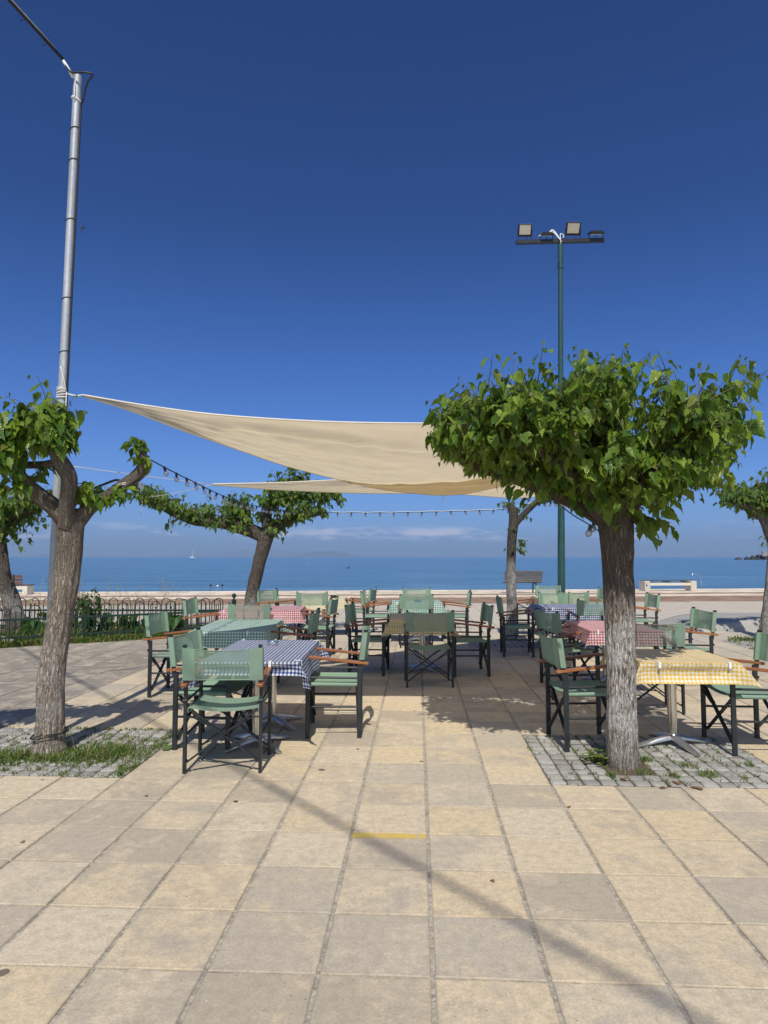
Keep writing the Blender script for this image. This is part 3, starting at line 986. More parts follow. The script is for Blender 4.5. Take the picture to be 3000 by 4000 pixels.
# ------------------------------------------------------------------ leaves
SIDE = [(0.0, 0.0), (.15, -.085), (.29, -.04), (.365, .09), (.335, .16), (.395, .24), (.335, .33), (.37, .41), (.28, .51), (.29, .60), (.185, .70), (.18, .78), (.085, .88), (.05, .96), (0.0, 1.10)]
MIDS = [0.0, .10, .26, .43, .61, .78, .96]
def leaf_arrays(seed, simple=False):
    rg_ = random.Random(seed)
    side = SIDE if not simple else [(0, 0), (.20, -.07), (.37, .12), (.38, .36), (.24, .66), (.08, .90), (0, 1.10)]
    mids = MIDS if not simple else [0.0, .2, .5, .8]
    droop = rg_.uniform(.12, .38); fold = rg_.uniform(.08, .60); wav = rg_.uniform(.03, .10); ph = rg_.uniform(0, 6)
    lob = rg_.random() < .5 and not simple
    vs, fs, uv = [], [], []
    def P(x, y, sgn):
        xx = x
        if lob and sgn * (1 if seed % 2 else -1) > 0 and .3 < y < .55: xx *= .66
        ax = abs(xx)
        z = -droop * y * y + fold * ax - .55 * fold * ax * ax * 2 + wav * math.sin(y * 9 + ph + sgn) * ax * 2.2
        vs.append((sgn * xx, y, z)); uv.append((sgn * xx, y)); return len(vs) - 1
    mid = [P(0, y, 1) for y in mids]
    tipi = P(0, 1.10, 1)
    for sgn in (1, -1):
        sp = [P(x, y, sgn) for x, y in side[1:-1]]
        chain = [mid[0]] + sp + [tipi]
        ys = [0.0] + [y for x, y in side[1:-1]] + [1.10]
        mi = 0
        for k in range(len(chain) - 1):
            # step along the midrib when the outline has passed it
            while mi < len(mid) - 1 and ys[k] > (mids[mi] + mids[mi + 1]) / 2:
                f = (mid[mi], chain[k], mid[mi + 1]); fs.append(f if sgn > 0 else f[::-1]); mi += 1
            if len({mid[mi], chain[k], chain[k + 1]}) == 3:
                f = (mid[mi], chain[k], chain[k + 1]); fs.append(f if sgn > 0 else f[::-1])
    return np.array(vs), fs, np.array(uv)
LEAF = [leaf_arrays(s) for s in range(9)]
LEAF_S = [leaf_arrays(s, True) for s in range(4)]
def arr_mesh(name, vs, fs, uv, mat, smooth=True):
    me = bpy.data.meshes.new(name)
    me.from_pydata([tuple(p) for p in vs], [], fs)
    ul = me.uv_layers.new(name='UVMap')
    idx = np.array([k for f in fs for k in f])
    ul.data.foreach_set('uv', uv[idx].astype(np.float32).ravel())
    me.materials.append(mat)
    if smooth: me.polygons.foreach_set('use_smooth', [True] * len(me.polygons))
    me.update()
    return me

def leaf_matrix(pos, size, out, rg_, hang=.8):
    """leaf hanging from a petiole: tip goes outwards and down, upper face outwards and up"""
    out = Vector(out); out.z *= .3
    if out.length < 1e-3: out = V(rg_.uniform(-1, 1), rg_.uniform(-1, 1), 0)
    out.normalize()
    j = V(rg_.gauss(0, .55), rg_.gauss(0, .55), rg_.gauss(0, .25))
    d = (out * rg_.uniform(.35, 1.0) + V(0, 0, -hang * rg_.uniform(.35, 1.7)) + j * .6).normalized()
    n = (out * rg_.uniform(.2, 1.0) + V(0, 0, rg_.uniform(.35, 1.0)) + V(rg_.gauss(0, .4), rg_.gauss(0, .4), rg_.gauss(0, .2)))
    n = (n - d * n.dot(d))
    if n.length < 1e-3: n = V(0, 0, 1)
    n.normalize()
    x = d.cross(n)
    m = Matrix((x, d, n)).transposed() * 1.0
    return (m * size).to_4x4(), pos

def build_leaves(tree, leaves, mat, nobj, simple=False, part='crown'):
    """leaves: list of (pos Vector, size, out Vector); the nobj that show largest become objects"""
    rg_ = random.Random(len(leaves))
    shapes = LEAF_S if simple else LEAF
    org = Vector(tree.location)
    items = []
    for (p, s, o) in leaves:
        m, pos = leaf_matrix(p, s, o, rg_)
        items.append((p, s, m, rg_.randrange(len(shapes))))
    if nobj:
        items.sort(key=lambda it: (it[0].y - 2.2 * it[1]))
        obj, items = items[:nobj], items[nobj:]
        mes = [arr_mesh('leaf', *shapes[k], mat) for k in range(len(shapes))]
        for (p, s, m, k) in obj:
            o = link_mesh('leaf', mes[k], tree)
            mm = m.copy(); mm.translation = p - org
            o.matrix_local = mm
    VS, FS, UV = [], [], []
    b = 0
    for (p, s, m, k) in items:
        vs, fs, uv = shapes[k]
        A = np.array(m.to_3x3())
        VS.append(vs @ A.T + np.array(p - org)); UV.append(uv)
        FS += [tuple(b + q for q in f) for f in fs]
        b += len(vs)
    if VS:
        o = link_mesh(part, arr_mesh(part, np.concatenate(VS), FS, np.concatenate(UV), mat), tree)
        tag(o, None, None, None, 'stuff')

def shoot(leaves, twigs, base, tip, size, rg_, spacing=.055, start=.3, up=.12, r=.0045):
    base, tip = Vector(base), Vector(tip)
    d = tip - base
    L = max(d.length, .05)
    side = V(rg_.gauss(0, .08), rg_.gauss(0, .08), rg_.uniform(.3, 1) * up) * L
    pts = [base, base + d * .4 + side, base + d * .75 + side * .6, tip]
    crv = catmull(pts, 3)
    twigs.tube(crv, lerp_list([r, r * .35], len(crv)), 5)
    n = max(2, int(L * (1 - start) / spacing))
    for k in range(n + 1):
        t = start + (1 - start) * k / n
        q = t * (len(crv) - 1); i = min(int(q), len(crv) - 2)
        p = crv[i].lerp(crv[i + 1], q - i)
        a = k * 2.4 + rg_.uniform(-.5, .5)
        out = V(math.cos(a), math.sin(a), rg_.uniform(-.2, .5))
        out = (out + V(d.x, d.y, 0).normalized() * .7 if (abs(d.x) + abs(d.y)) > .02 else out).normalized()
        pet = rg_.uniform(.3, .6) * size
        s = size * rg_.uniform(.7, 1.2) * (1.0 if t < .75 else 1.0 - .62 * (t - .75) / .25)
        q2 = p + out * pet
        if k % 2 == 0: twigs.tube([p, p + out * pet * .6 + V(0, 0, .006), q2], [.0016, .0013, .001], 3, False)
        leaves.append((q2, s, out))

def bark_tube(name, pts, rads, mat, parent, n=40, step=.03, ridge=.012, lump=.03, seed=0, flare=0.0, taper_end=False):
    """a trunk or limb with real ridges and lumps"""
    org = Vector(parent.location)
    pts = [Vector(p) for p in pts]
    total = sum((pts[i + 1] - pts[i]).length for i in range(len(pts) - 1))
    per = max(2, int(total / step / (len(pts) - 1)))
    crv = catmull(pts, per)
    rr = lerp_list(rads, len(crv))
    m = MB()
    P, F, U = [], [], []
    t0 = (crv[1] - crv[0]).normalized()
    x = t0.cross(V(0, 1, 0.01)).normalized()
    acc = 0
    so = V(seed * 7.3, seed * 3.1, 0)
    N = len(crv)
    va = []
    for i, p in enumerate(crv):
        t = (crv[min(i + 1, N - 1)] - crv[max(i - 1, 0)]).normalized()
        x = (x - t * x.dot(t)).normalized(); y = t.cross(x)
        if i: acc += (crv[i] - crv[i - 1]).length
        va.append(acc)
        r0 = rr[i]
        if flare and acc < .22: r0 *= 1 + flare * (1 - acc / .22) ** 2 * (1 + .5 * math.sin(3 * 0 + seed))
        if taper_end and i >= N - 3: r0 *= (.92, .7, .4)[i - N + 3]
        for k in range(n):
            a = 2 * math.pi * k / n
            ca, sa = math.cos(a), math.sin(a)
            wob = mn.noise(V(ca * 1.1, sa * 1.1, acc * 2.2) + so)
            rg1 = 1 - abs(mn.noise(V(ca * 3.6 + wob * .5, sa * 3.6, acc * 2.6) + so)) * 2
            rg2 = mn.noise(V(ca * 8, sa * 8, acc * 6) + so)
            r = r0 * (1 + lump / .1 * .1 * wob * 2.2) + ridge * rg1 * min(1, r0 / .08) + ridge * .45 * rg2 * min(1, r0 / .08)
            P.append(p + (x * ca + y * sa) * r - org)
    for i in range(N - 1):
        for k in range(n):
            j = (k + 1) % n
            F.append((i * n + k, i * n + j, (i + 1) * n + j, (i + 1) * n + k))
            U.append([(k / n, va[i]), ((k + 1) / n, va[i]), ((k + 1) / n, va[i + 1]), (k / n, va[i + 1])])
    F.append(tuple(range((N - 1) * n, N * n))); U.append([(0, va[-1])] * n)
    m.add(P, F, U)
    return m.build(name, mat, parent, True, 70)

def limb_points(pts, k=6):
    return catmull(pts, k)

# ---- the tall left front tree
t1 = empty('mulberry_tree', (-2.564, 5.21, 0), 0, 'leaning pollarded mulberry tree with bare limbs beside the steel pole at the left front', 'tree', 'pollarded mulberry trees')
tr1 = [(-2.566, 5.21, -.03), (-2.560, 5.21, .27), (-2.560, 5.21, .66), (-2.485, 5.21, 1.232), (-2.463, 5.21, 1.51), (-2.452, 5.21, 1.73), (-2.443, 5.21, 1.88)]
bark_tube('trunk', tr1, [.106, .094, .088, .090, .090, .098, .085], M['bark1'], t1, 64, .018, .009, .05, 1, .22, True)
L1 = [(-2.46, 5.21, 1.76), (-2.567, 5.18, 1.879), (-2.666, 5.11, 1.976), (-2.74, 5.01, 2.08), (-2.817, 4.91, 2.231), (-2.942, 4.86, 2.319), (-3.25, 4.81, 2.42), (-3.6, 4.8, 2.5)]
M1 = [(-2.455, 5.16, 1.74), (-2.428, 5.09, 1.90), (-2.383, 5.01, 2.10), (-2.45, 4.96, 2.258), (-2.496, 4.96, 2.433), (-2.53, 5.0, 2.56)]
S1_ = [(-2.43, 4.985, 2.195), (-2.52, 5.02, 2.208), (-2.607, 5.06, 2.205), (-2.80, 5.16, 2.214)]
R1 = [(-2.41, 5.21, 1.77), (-2.311, 5.21, 1.881), (-2.219, 5.26, 1.962), (-2.114, 5.31, 2.053), (-1.968, 5.33, 2.17), (-1.935, 5.31, 2.27), (-1.986, 5.29, 2.412)]
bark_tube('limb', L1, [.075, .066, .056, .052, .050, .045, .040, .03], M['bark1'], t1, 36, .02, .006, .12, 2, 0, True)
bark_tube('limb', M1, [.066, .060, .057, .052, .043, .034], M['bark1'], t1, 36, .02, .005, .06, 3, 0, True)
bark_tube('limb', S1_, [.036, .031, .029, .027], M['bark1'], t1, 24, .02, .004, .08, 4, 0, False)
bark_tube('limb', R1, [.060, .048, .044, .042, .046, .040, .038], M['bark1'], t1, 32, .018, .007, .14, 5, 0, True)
lv, tw = [], MB()
rg = random.Random(5)
def cluster(c, r, n, bases, size, sp=.055, start=.3, up=.15):
    c = Vector(c)
    for _ in range(n):
        while True:
            q = V(rg.uniform(-1, 1), rg.uniform(-1, 1), rg.uniform(-1, 1))
            if q.length <= 1: break
        q = q * (.55 + .45 * rg.random()) if q.length > 0 else q
        tip = c + V(q.x * r[0], q.y * r[1], q.z * r[2])
        b = min(bases, key=lambda p: (Vector(p) - tip).length + rg.uniform(0, .15))
        shoot(lv, tw, b, tip, size, rg, sp, start, up)
bM = limb_points(M1)[8:]; bL = limb_points(L1)[10:]; bR = limb_points(R1); bS = limb_points(S1_)[6:]
cluster((-2.55, 4.95, 2.50), (.31, .24, .25), 66, bM, .15)
cluster((-2.44, 4.92, 2.36), (.14, .12, .12), 9, bM, .14)
cluster((-2.78, 4.93, 2.42), (.22, .20, .24), 30, bM + bL, .15)
cluster((-2.92, 4.82, 2.30), (.25, .22, .32), 50, bL, .14)
cluster((-3.3, 4.8, 2.45), (.35, .3, .3), 34, bL, .13)
cluster((-3.55, 4.55, 2.42), (.42, .42, .3), 60, bL, .13)
cluster((-2.80, 4.95, 1.98), (.10, .10, .14), 6, bL, .12)
cluster((-2.63, 5.08, 2.12), (.12, .08, .08), 5, bS, .09)
cluster((-2.30, 5.15, 2.02), (.10, .12, .13), 10, bR[6:14] + bM[:4], .12)
cluster((-1.985, 5.27, 2.40), (.10, .10, .07), 14, bR[28:], .075, .04)
cluster((-1.96, 5.27, 2.24), (.09, .09, .08), 8, bR[24:34], .075, .04)
cluster((-2.12, 5.26, 1.97), (.13, .10, .11), 13, bR[14:22], .10)
for sx, sz in ((-2.62, 2.86), (-2.55, 2.82), (-2.86, 2.72), (-2.34, 2.70)):
    shoot(lv, tw, (sx * .5 - 1.25, 4.97, 2.45), (sx, 4.95, sz), .10, rg, .06, .4)
tag(tw.build('twig', M['twig'], t1, True), None, None, None, 'stuff').location = -Vector(t1.location)
build_leaves(t1, lv, M['leaf1'], 300)

# ---- the big right front tree
t2 = empty('mulberry_tree', (1.72, 4.914, 0), 0, 'big mulberry tree with full wide crown and white flecked trunk at the right front', 'tree', 'pollarded mulberry trees')
tr2 = [(1.722, 4.914, -.03), (1.724, 4.914, .252), (1.73, 4.914, .894), (1.722, 4.914, 1.359), (1.712, 4.914, 1.717), (1.70, 4.914, 1.90)]
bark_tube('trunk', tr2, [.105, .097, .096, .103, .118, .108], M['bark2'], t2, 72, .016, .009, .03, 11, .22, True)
C2 = [(1.666, 4.914, 1.76), (1.548, 4.864, 1.884), (1.45, 4.814, 2.123), (1.47, 4.794, 2.308), (1.556, 4.814, 2.538)]
L2 = [(1.64, 4.93, 1.78), (1.432, 5.014, 1.915), (1.198, 5.114, 2.032), (0.899, 5.164, 2.148), (0.595, 5.114, 2.261), (0.448, 5.014, 2.423)]
R2 = [(1.75, 4.914, 1.78), (1.917, 4.964, 1.969), (2.134, 5.014, 2.11), (2.333, 5.014, 2.266), (2.507, 4.964, 2.414)]
F2 = [(1.70, 4.88, 1.80), (1.78, 4.70, 1.98), (1.92, 4.5, 2.12), (2.05, 4.4, 2.3)]
G2 = [(1.66, 4.89, 1.82), (1.45, 4.68, 2.0), (1.15, 4.55, 2.18), (.85, 4.5, 2.35)]
B2 = [(1.72, 5.0, 1.80), (1.75, 5.25, 1.98), (1.65, 5.5, 2.2), (1.5, 5.6, 2.4)]
for pts, rd, sd in ((C2, [.075, .062, .056, .046, .032], 12), (L2, [.07, .055, .045, .04, .034, .026], 13), (R2, [.07, .055, .045, .038, .026], 14),
                    (F2, [.05, .038, .03, .022], 15), (G2, [.055, .04, .034, .024], 16), (B2, [.06, .045, .036, .026], 17)):
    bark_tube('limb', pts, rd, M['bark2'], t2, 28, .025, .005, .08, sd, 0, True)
TOPX = [.291, .345, .597, .842, 1.1, 1.411, 1.606, 1.813, 1.944, 2.101, 2.364, 2.60, 2.74]
TOPZ = [2.45, 2.60, 2.74, 2.85, 2.85, 2.95, 2.95, 2.83, 2.86, 2.72, 2.78, 2.80, 2.68]
BOTX = [.291, .351, .512, .72, .878, 1.087, 1.438, 1.596, 1.783, 1.979, 2.157, 2.337, 2.487, 2.606, 2.74]
BOTZ = [2.41, 2.22, 2.24, 2.19, 2.08, 2.08, 1.98, 1.90, 1.84, 1.86, 1.93, 2.06, 2.24, 2.44, 2.62]
lv, tw = [], MB()
rg = random.Random(9)
bases2 = []
for pts in (C2, L2, R2, F2, G2, B2): bases2 += limb_points(pts)[5:]
def env2(x, v):
    top, bot = np.interp(x, TOPX, TOPZ), np.interp(x, BOTX, BOTZ)
    mid = .5 * (top + bot) - .03
    k = math.sqrt(max(0.0, 1 - v * v))
    return mid + (bot - mid) * (.45 + .55 * k), mid + (top - mid) * (.35 + .65 * k)
ns = 0
while ns < 1080:
    x = rg.uniform(.37, 2.54)
    v = rg.uniform(-1, 1)
    D = .14 + .80 * math.sqrt(max(0, 1 - ((x - 1.48) / 1.22) ** 2))
    b_, t_ = env2(x, v)
    if rg.random() > (t_ - b_) / 1.0: continue
    u = rg.random()
    z = b_ + (t_ - b_) * u
    tip = V(x, 4.93 + D * v, z)
    if mn.noise(V(x * 3.1, v * 2.0, z * 3.4)) < -.17: continue
    base = min(bases2, key=lambda p: (p - tip).length + max(0, p.z - tip.z) * .6 + rg.uniform(0, .25))
    if (base - tip).length > .75: base = base.lerp(tip, 1 - .75 / (base - tip).length)
    shoot(lv, tw, base, tip, rg.choice((.06, .075, .09, .10, .115)), rg, .05, .2, .14)
    ns += 1
for _ in range(44):       # leaves in front of the fork
    x = rg.uniform(1.25, 2.25); z = rg.uniform(1.80, 2.2) + .12 * abs(x - 1.72); y = rg.uniform(4.5, 4.74)
    shoot(lv, tw, (x + rg.gauss(0, .06), y + .18, z + rg.uniform(.1, .28)), (x, y, z), rg.uniform(.09, .13), rg, .05, .15, .1, .003)
for _ in range(130):      # drooping shoots that hide the limbs from the front and below
    x = rg.uniform(.45, 2.5); v = rg.uniform(-.98, .2)
    D = .12 + .66 * math.sqrt(max(0, 1 - ((x - 1.52) / 1.28) ** 2))
    b_, t_ = env2(x, v)
    z = b_ + (t_ - b_) * rg.uniform(-.16, .30)
    y = 4.93 + D * v
    shoot(lv, tw, (x + rg.gauss(0, .06), y + .16, z + rg.uniform(.14, .3)), (x, y, z), rg.uniform(.085, .125), rg, .05, .1, .1, .003)
for x, z, lx in ((.83, 3.0, .72), (.60, 2.82, .68), (.36, 2.66, .5), (1.12, 2.95, 1.1), (1.44, 3.03, 1.42), (1.62, 3.06, 1.52), (1.70, 2.98, 1.62), (1.96, 2.95, 1.95), (1.9, 2.88, 1.8), (2.36, 2.90, 2.22), (2.42, 2.84, 2.3), (2.68, 2.92, 2.5), (2.76, 2.80, 2.55), (2.10, 2.76, 2.05), (.95, 2.90, .9), (1.3, 2.95, 1.25), (2.52, 2.86, 2.35), (2.62, 2.74, 2.42), (2.60, 2.58, 2.4), (1.78, 3.0, 1.7), (.46, 2.68, .55)):
    shoot(lv, tw, (lx, 4.85 + rg.uniform(-.2, .3), z - .42), (x, 4.85 + rg.uniform(-.25, .3), z + .05), .10, rg, .055, .3, .1, .005)
for x, y, z in ((1.80, 4.85, 1.66), (1.90, 4.8, 1.62), (1.99, 4.86, 1.62), (2.10, 4.85, 1.66), (1.85, 4.8, 1.75), (2.02, 4.82, 1.74), (1.75, 4.78, 1.80)):
    shoot(lv, tw, (1.78, 4.84, 1.80), (x, y, z), .115, rg, .05, .3, .1)
for x, y, z in ((.98, 4.8, 1.93), (1.04, 4.85, 1.86), (.93, 4.85, 1.96), (1.35, 4.8, 1.86), (1.5, 4.78, 1.84), (1.42, 4.9, 1.80)):
    shoot(lv, tw, (x + .12, y + .12, z + .28), (x, y, z), .11, rg, .055, .35, .05)
tag(tw.build('twig', M['twig'], t2, True), None, None, None, 'stuff').location = -Vector(t2.location)
build_leaves(t2, lv, M['leaf2'], 300)
N_LEAF2 = len(lv)

# ---- the wide tree left of the middle
t3 = empty('mulberry_tree', (-2.56, 12.7, 0), 0, 'mulberry tree with a dark leaning trunk and long flat limb behind the red checked table', 'tree', 'pollarded mulberry trees')
tr3 = [(-2.60, 12.7, -.02), (-2.55, 12.7, .4), (-2.513, 12.7, .75), (-2.432, 12.7, 1.136), (-2.34, 12.7, 1.524), (-2.237, 12.7, 1.96)]
bark_tube('trunk', tr3, [.135, .115, .11, .115, .12, .15], M['bark3'], t3, 44, .03, .012, .04, 21, .1, True)
L3 = [(-2.27, 12.7, 1.88), (-2.737, 12.65, 2.061), (-3.178, 12.6, 2.14), (-3.595, 12.6, 2.17), (-3.964, 12.6, 2.31), (-4.312, 12.65, 2.50), (-4.70, 12.7, 2.62)]
R3 = [(-2.21, 12.7, 1.92), (-2.252, 12.7, 2.355), (-2.157, 12.7, 2.6), (-1.938, 12.75, 2.797), (-1.573, 12.8, 3.05)]
Q3 = [(-2.19, 12.7, 1.92), (-1.858, 12.6, 2.159), (-1.517, 12.55, 2.281), (-1.136, 12.55, 2.34)]
P3 = [(-2.17, 12.7, 2.5), (-1.667, 12.75, 2.6), (-.95, 12.8, 2.68)]
U3 = [(-2.6, 12.66, 2.02), (-2.75, 12.9, 2.3), (-2.9, 13.1, 2.5)]
for pts, rd, sd in ((L3, [.13, .11, .085, .075, .06, .05, .04], 22), (R3, [.11, .09, .075, .06, .04], 23), (Q3, [.1, .075, .06, .045], 24), (P3, [.07, .05, .035], 25), (U3, [.07, .05, .035], 26)):
    bark_tube('limb', pts, rd, M['bark3'], t3, 20, .05, .008, .12, sd, 0, True)
lv, tw = [], MB()
rg = random.Random(31)
def along(pts, n, size, hup=(.12, .42), hdn=.1, sidew=.3, sp=.07):
    crv = limb_points(pts, 10)
    for _ in range(n):
        b = crv[int(len(crv) * (.12 + .88 * rg.random())) if len(crv) > 1 else 0] if True else None
        if rg.random() < .72: tip = b + V(rg.gauss(0, .12), rg.gauss(0, sidew), rg.uniform(*hup))
        else: tip = b + V(rg.gauss(0, .12), rg.gauss(0, sidew), rg.uniform(-hdn, .05))
        shoot(lv, tw, b, tip, size, rg, sp, .15, .15, .006)
along(L3, 190, .105, (.1, .36), .15, .28)
along(R3, 80, .11, (.05, .35), .25, .3)
along(Q3, 60, .11, (.05, .38), .18, .3)
along(P3, 130, .11, (.05, .35), .25, .32)
along(U3, 60, .11, (.05, .35), .1, .3)
for x, z in ((-4.6, 2.9), (-4.3, 2.85), (-3.85, 2.75), (-3.4, 2.66), (-2.75, 2.8), (-1.75, 3.25), (-1.5, 3.3), (-3.05, 2.6)):
    shoot(lv, tw, (x, 12.7, z - .4), (x + .03, 12.7, z), .085, rg, .07, .3)
for x, z in ((-2.05, 1.85), (-1.95, 1.78), (-3.95, 2.05), (-2.65, 1.9), (-2.0, 1.98), (-4.05, 1.98)):
    shoot(lv, tw, (x, 12.62, z + .3), (x, 12.6, z), .11, rg, .07, .3)
tag(tw.build('twig', M['twig'], t3, True), None, None, None, 'stuff').location = -Vector(t3.location)
build_leaves(t3, lv, M['leaf3'], 0, True)

# ---- the slim, almost bare tree right of the middle
t4 = empty('mulberry_tree', (2.322, 12.23, 0), 0, 'slim pale pollarded tree, nearly bare, in front of the grey bench', 'tree', 'pollarded mulberry trees')
tr4 = [(2.30, 12.23, -.02), (2.33, 12.23, .684), (2.336, 12.23, 1.383), (2.351, 12.23, 1.852), (2.385, 12.23, 2.14), (2.376, 12.23, 2.323), (2.321, 12.23, 2.456)]
bark_tube('trunk', tr4, [.105, .082, .075, .085, .085, .075, .06], M['bark5'], t4, 36, .025, .008, .14, 41, .08, True)
R4 = [(2.36, 12.23, 2.05), (2.545, 12.22, 2.252), (2.688, 12.2, 2.394), (2.817, 12.2, 2.503), (2.974, 12.2, 2.536), (3.15, 12.2, 2.6)]
bark_tube('limb', R4, [.06, .05, .048, .05, .052, .04], M['bark5'], t4, 28, .025, .01, .16, 42, 0, True)
lv, tw = [], MB()
rg = random.Random(44)
for c, n, s in (((2.28, 12.2, 2.45), 12, .08), ((2.42, 12.2, 2.38), 5, .08), ((2.58, 12.2, 2.2), 4, .07), ((2.46, 12.15, 1.75), 5, .10), ((2.43, 12.15, 1.6), 4, .11), ((2.40, 12.15, 1.95), 3, .07), ((3.0, 12.2, 2.66), 22, .1), ((2.8, 12.2, 2.5), 8, .08), ((3.2, 12.2, 2.55), 8, .1)):
    for _ in range(n):
        shoot(lv, tw, c, Vector(c) + V(rg.gauss(0, .08), rg.gauss(0, .06), rg.uniform(-.06, .09)), s, rg, .05, .4)
tag(tw.build('twig', M['twig'], t4, True), None, None, None, 'stuff').location = -Vector(t4.location)
build_leaves(t4, lv, M['leaf3'], 0)

# ---- the tree inside the railings at the far left, and the one at the right edge
t5 = empty('mulberry_tree', (-6.97, 12.58, 0), 0, 'mulberry tree with forked dark trunk inside the railings at the left edge', 'tree', 'pollarded mulberry trees')
bark_tube('trunk', [(-6.94, 12.58, -.02), (-7.0, 12.58, .5), (-7.10, 12.58, .9), (-7.188, 12.58, 1.38), (-7.307, 12.58, 1.98)], [.12, .105, .105, .105, .12], M['bark3'], t5, 40, .04, .014, .05, 51, .1, True)
bark_tube('limb', [(-6.72, 12.55, -.02), (-6.80, 12.55, .4), (-6.93, 12.56, .8), (-7.05, 12.58, 1.1)], [.085, .07, .06, .04], M['bark3'], t5, 24, .05, .01, .08, 52, .1, True)
K5 = [[(-7.3, 12.58, 1.92), (-7.0, 12.5, 2.2), (-6.7, 12.45, 2.35), (-6.45, 12.4, 2.45)], [(-7.3, 12.58, 1.92), (-7.5, 12.6, 2.3), (-7.6, 12.6, 2.7)], [(-7.3, 12.58, 1.9), (-7.8, 12.5, 2.2), (-8.4, 12.5, 2.4)], [(-7.25, 12.6, 1.95), (-7.0, 12.8, 2.35), (-6.85, 12.9, 2.6)]]
for q, k in enumerate(K5): bark_tube('limb', k, lerp_list([.11, .05], len(k)), M['bark3'], t5, 18, .06, .008, .1, 53 + q, 0, True)
lv, tw = [], MB()
rg = random.Random(55)
for k, n in zip(K5, (120, 80, 60, 90)): along(k, n, .115, (.05, .42), .32, .32)
for x, z in ((-6.35, 2.05), (-6.5, 1.98), (-6.7, 1.95), (-6.9, 1.8), (-6.62, 1.72), (-6.8, 1.62), (-7.0, 1.75)):
    shoot(lv, tw, (x - .1, 12.5, z + .32), (x, 12.45, z), .12, rg, .06, .3)
tag(tw.build('twig', M['twig'], t5, True), None, None, None, 'stuff').location = -Vector(t5.location)
build_leaves(t5, lv, M['leaf3'], 0, True)

t6 = empty('mulberry_tree', (6.874, 12.27, 0), 0, 'mulberry tree with pale curved trunk at the right edge beyond the concrete apron', 'tree', 'pollarded mulberry trees')
bark_tube('trunk', [(6.96, 12.27, -.02), (7.01, 12.27, .35), (7.07, 12.27, .682), (7.15, 12.27, 1.242), (7.20, 12.27, 1.62), (7.11, 12.27, 2.0), (6.97, 12.27, 2.32)], [.125, .105, .10, .10, .10, .095, .085], M['bark4'], t6, 40, .03, .012, .08, 61, .1, True)
K6 = [[(6.98, 12.27, 2.26), (6.8, 12.25, 2.42), (6.5, 12.2, 2.5), (6.28, 12.2, 2.52)], [(6.95, 12.27, 2.25), (7.05, 12.3, 2.55), (7.2, 12.3, 2.8)], [(6.98, 12.27, 2.2), (7.3, 12.3, 2.4), (7.8, 12.3, 2.6)], [(6.95, 12.27, 2.25), (6.85, 12.5, 2.5), (6.7, 12.7, 2.65)]]
for q, k in enumerate(K6): bark_tube('limb', k, lerp_list([.09, .04], len(k)), M['bark4'], t6, 18, .05, .008, .1, 62 + q, 0, True)
lv, tw = [], MB()
rg = random.Random(66)
for k, n in zip(K6, (90, 70, 70, 70)): along(k, n, .105, (.05, .36), .14, .26)
for x, z in ((6.95, 1.85), (6.93, 1.7), (6.98, 1.75)): shoot(lv, tw, (7.05, 12.2, z + .05), (x, 12.15, z), .1, rg, .05, .3)
tag(tw.build('twig', M['twig'], t6, True), None, None, None, 'stuff').location = -Vector(t6.location)
build_leaves(t6, lv, M['leaf3'], 0, True)

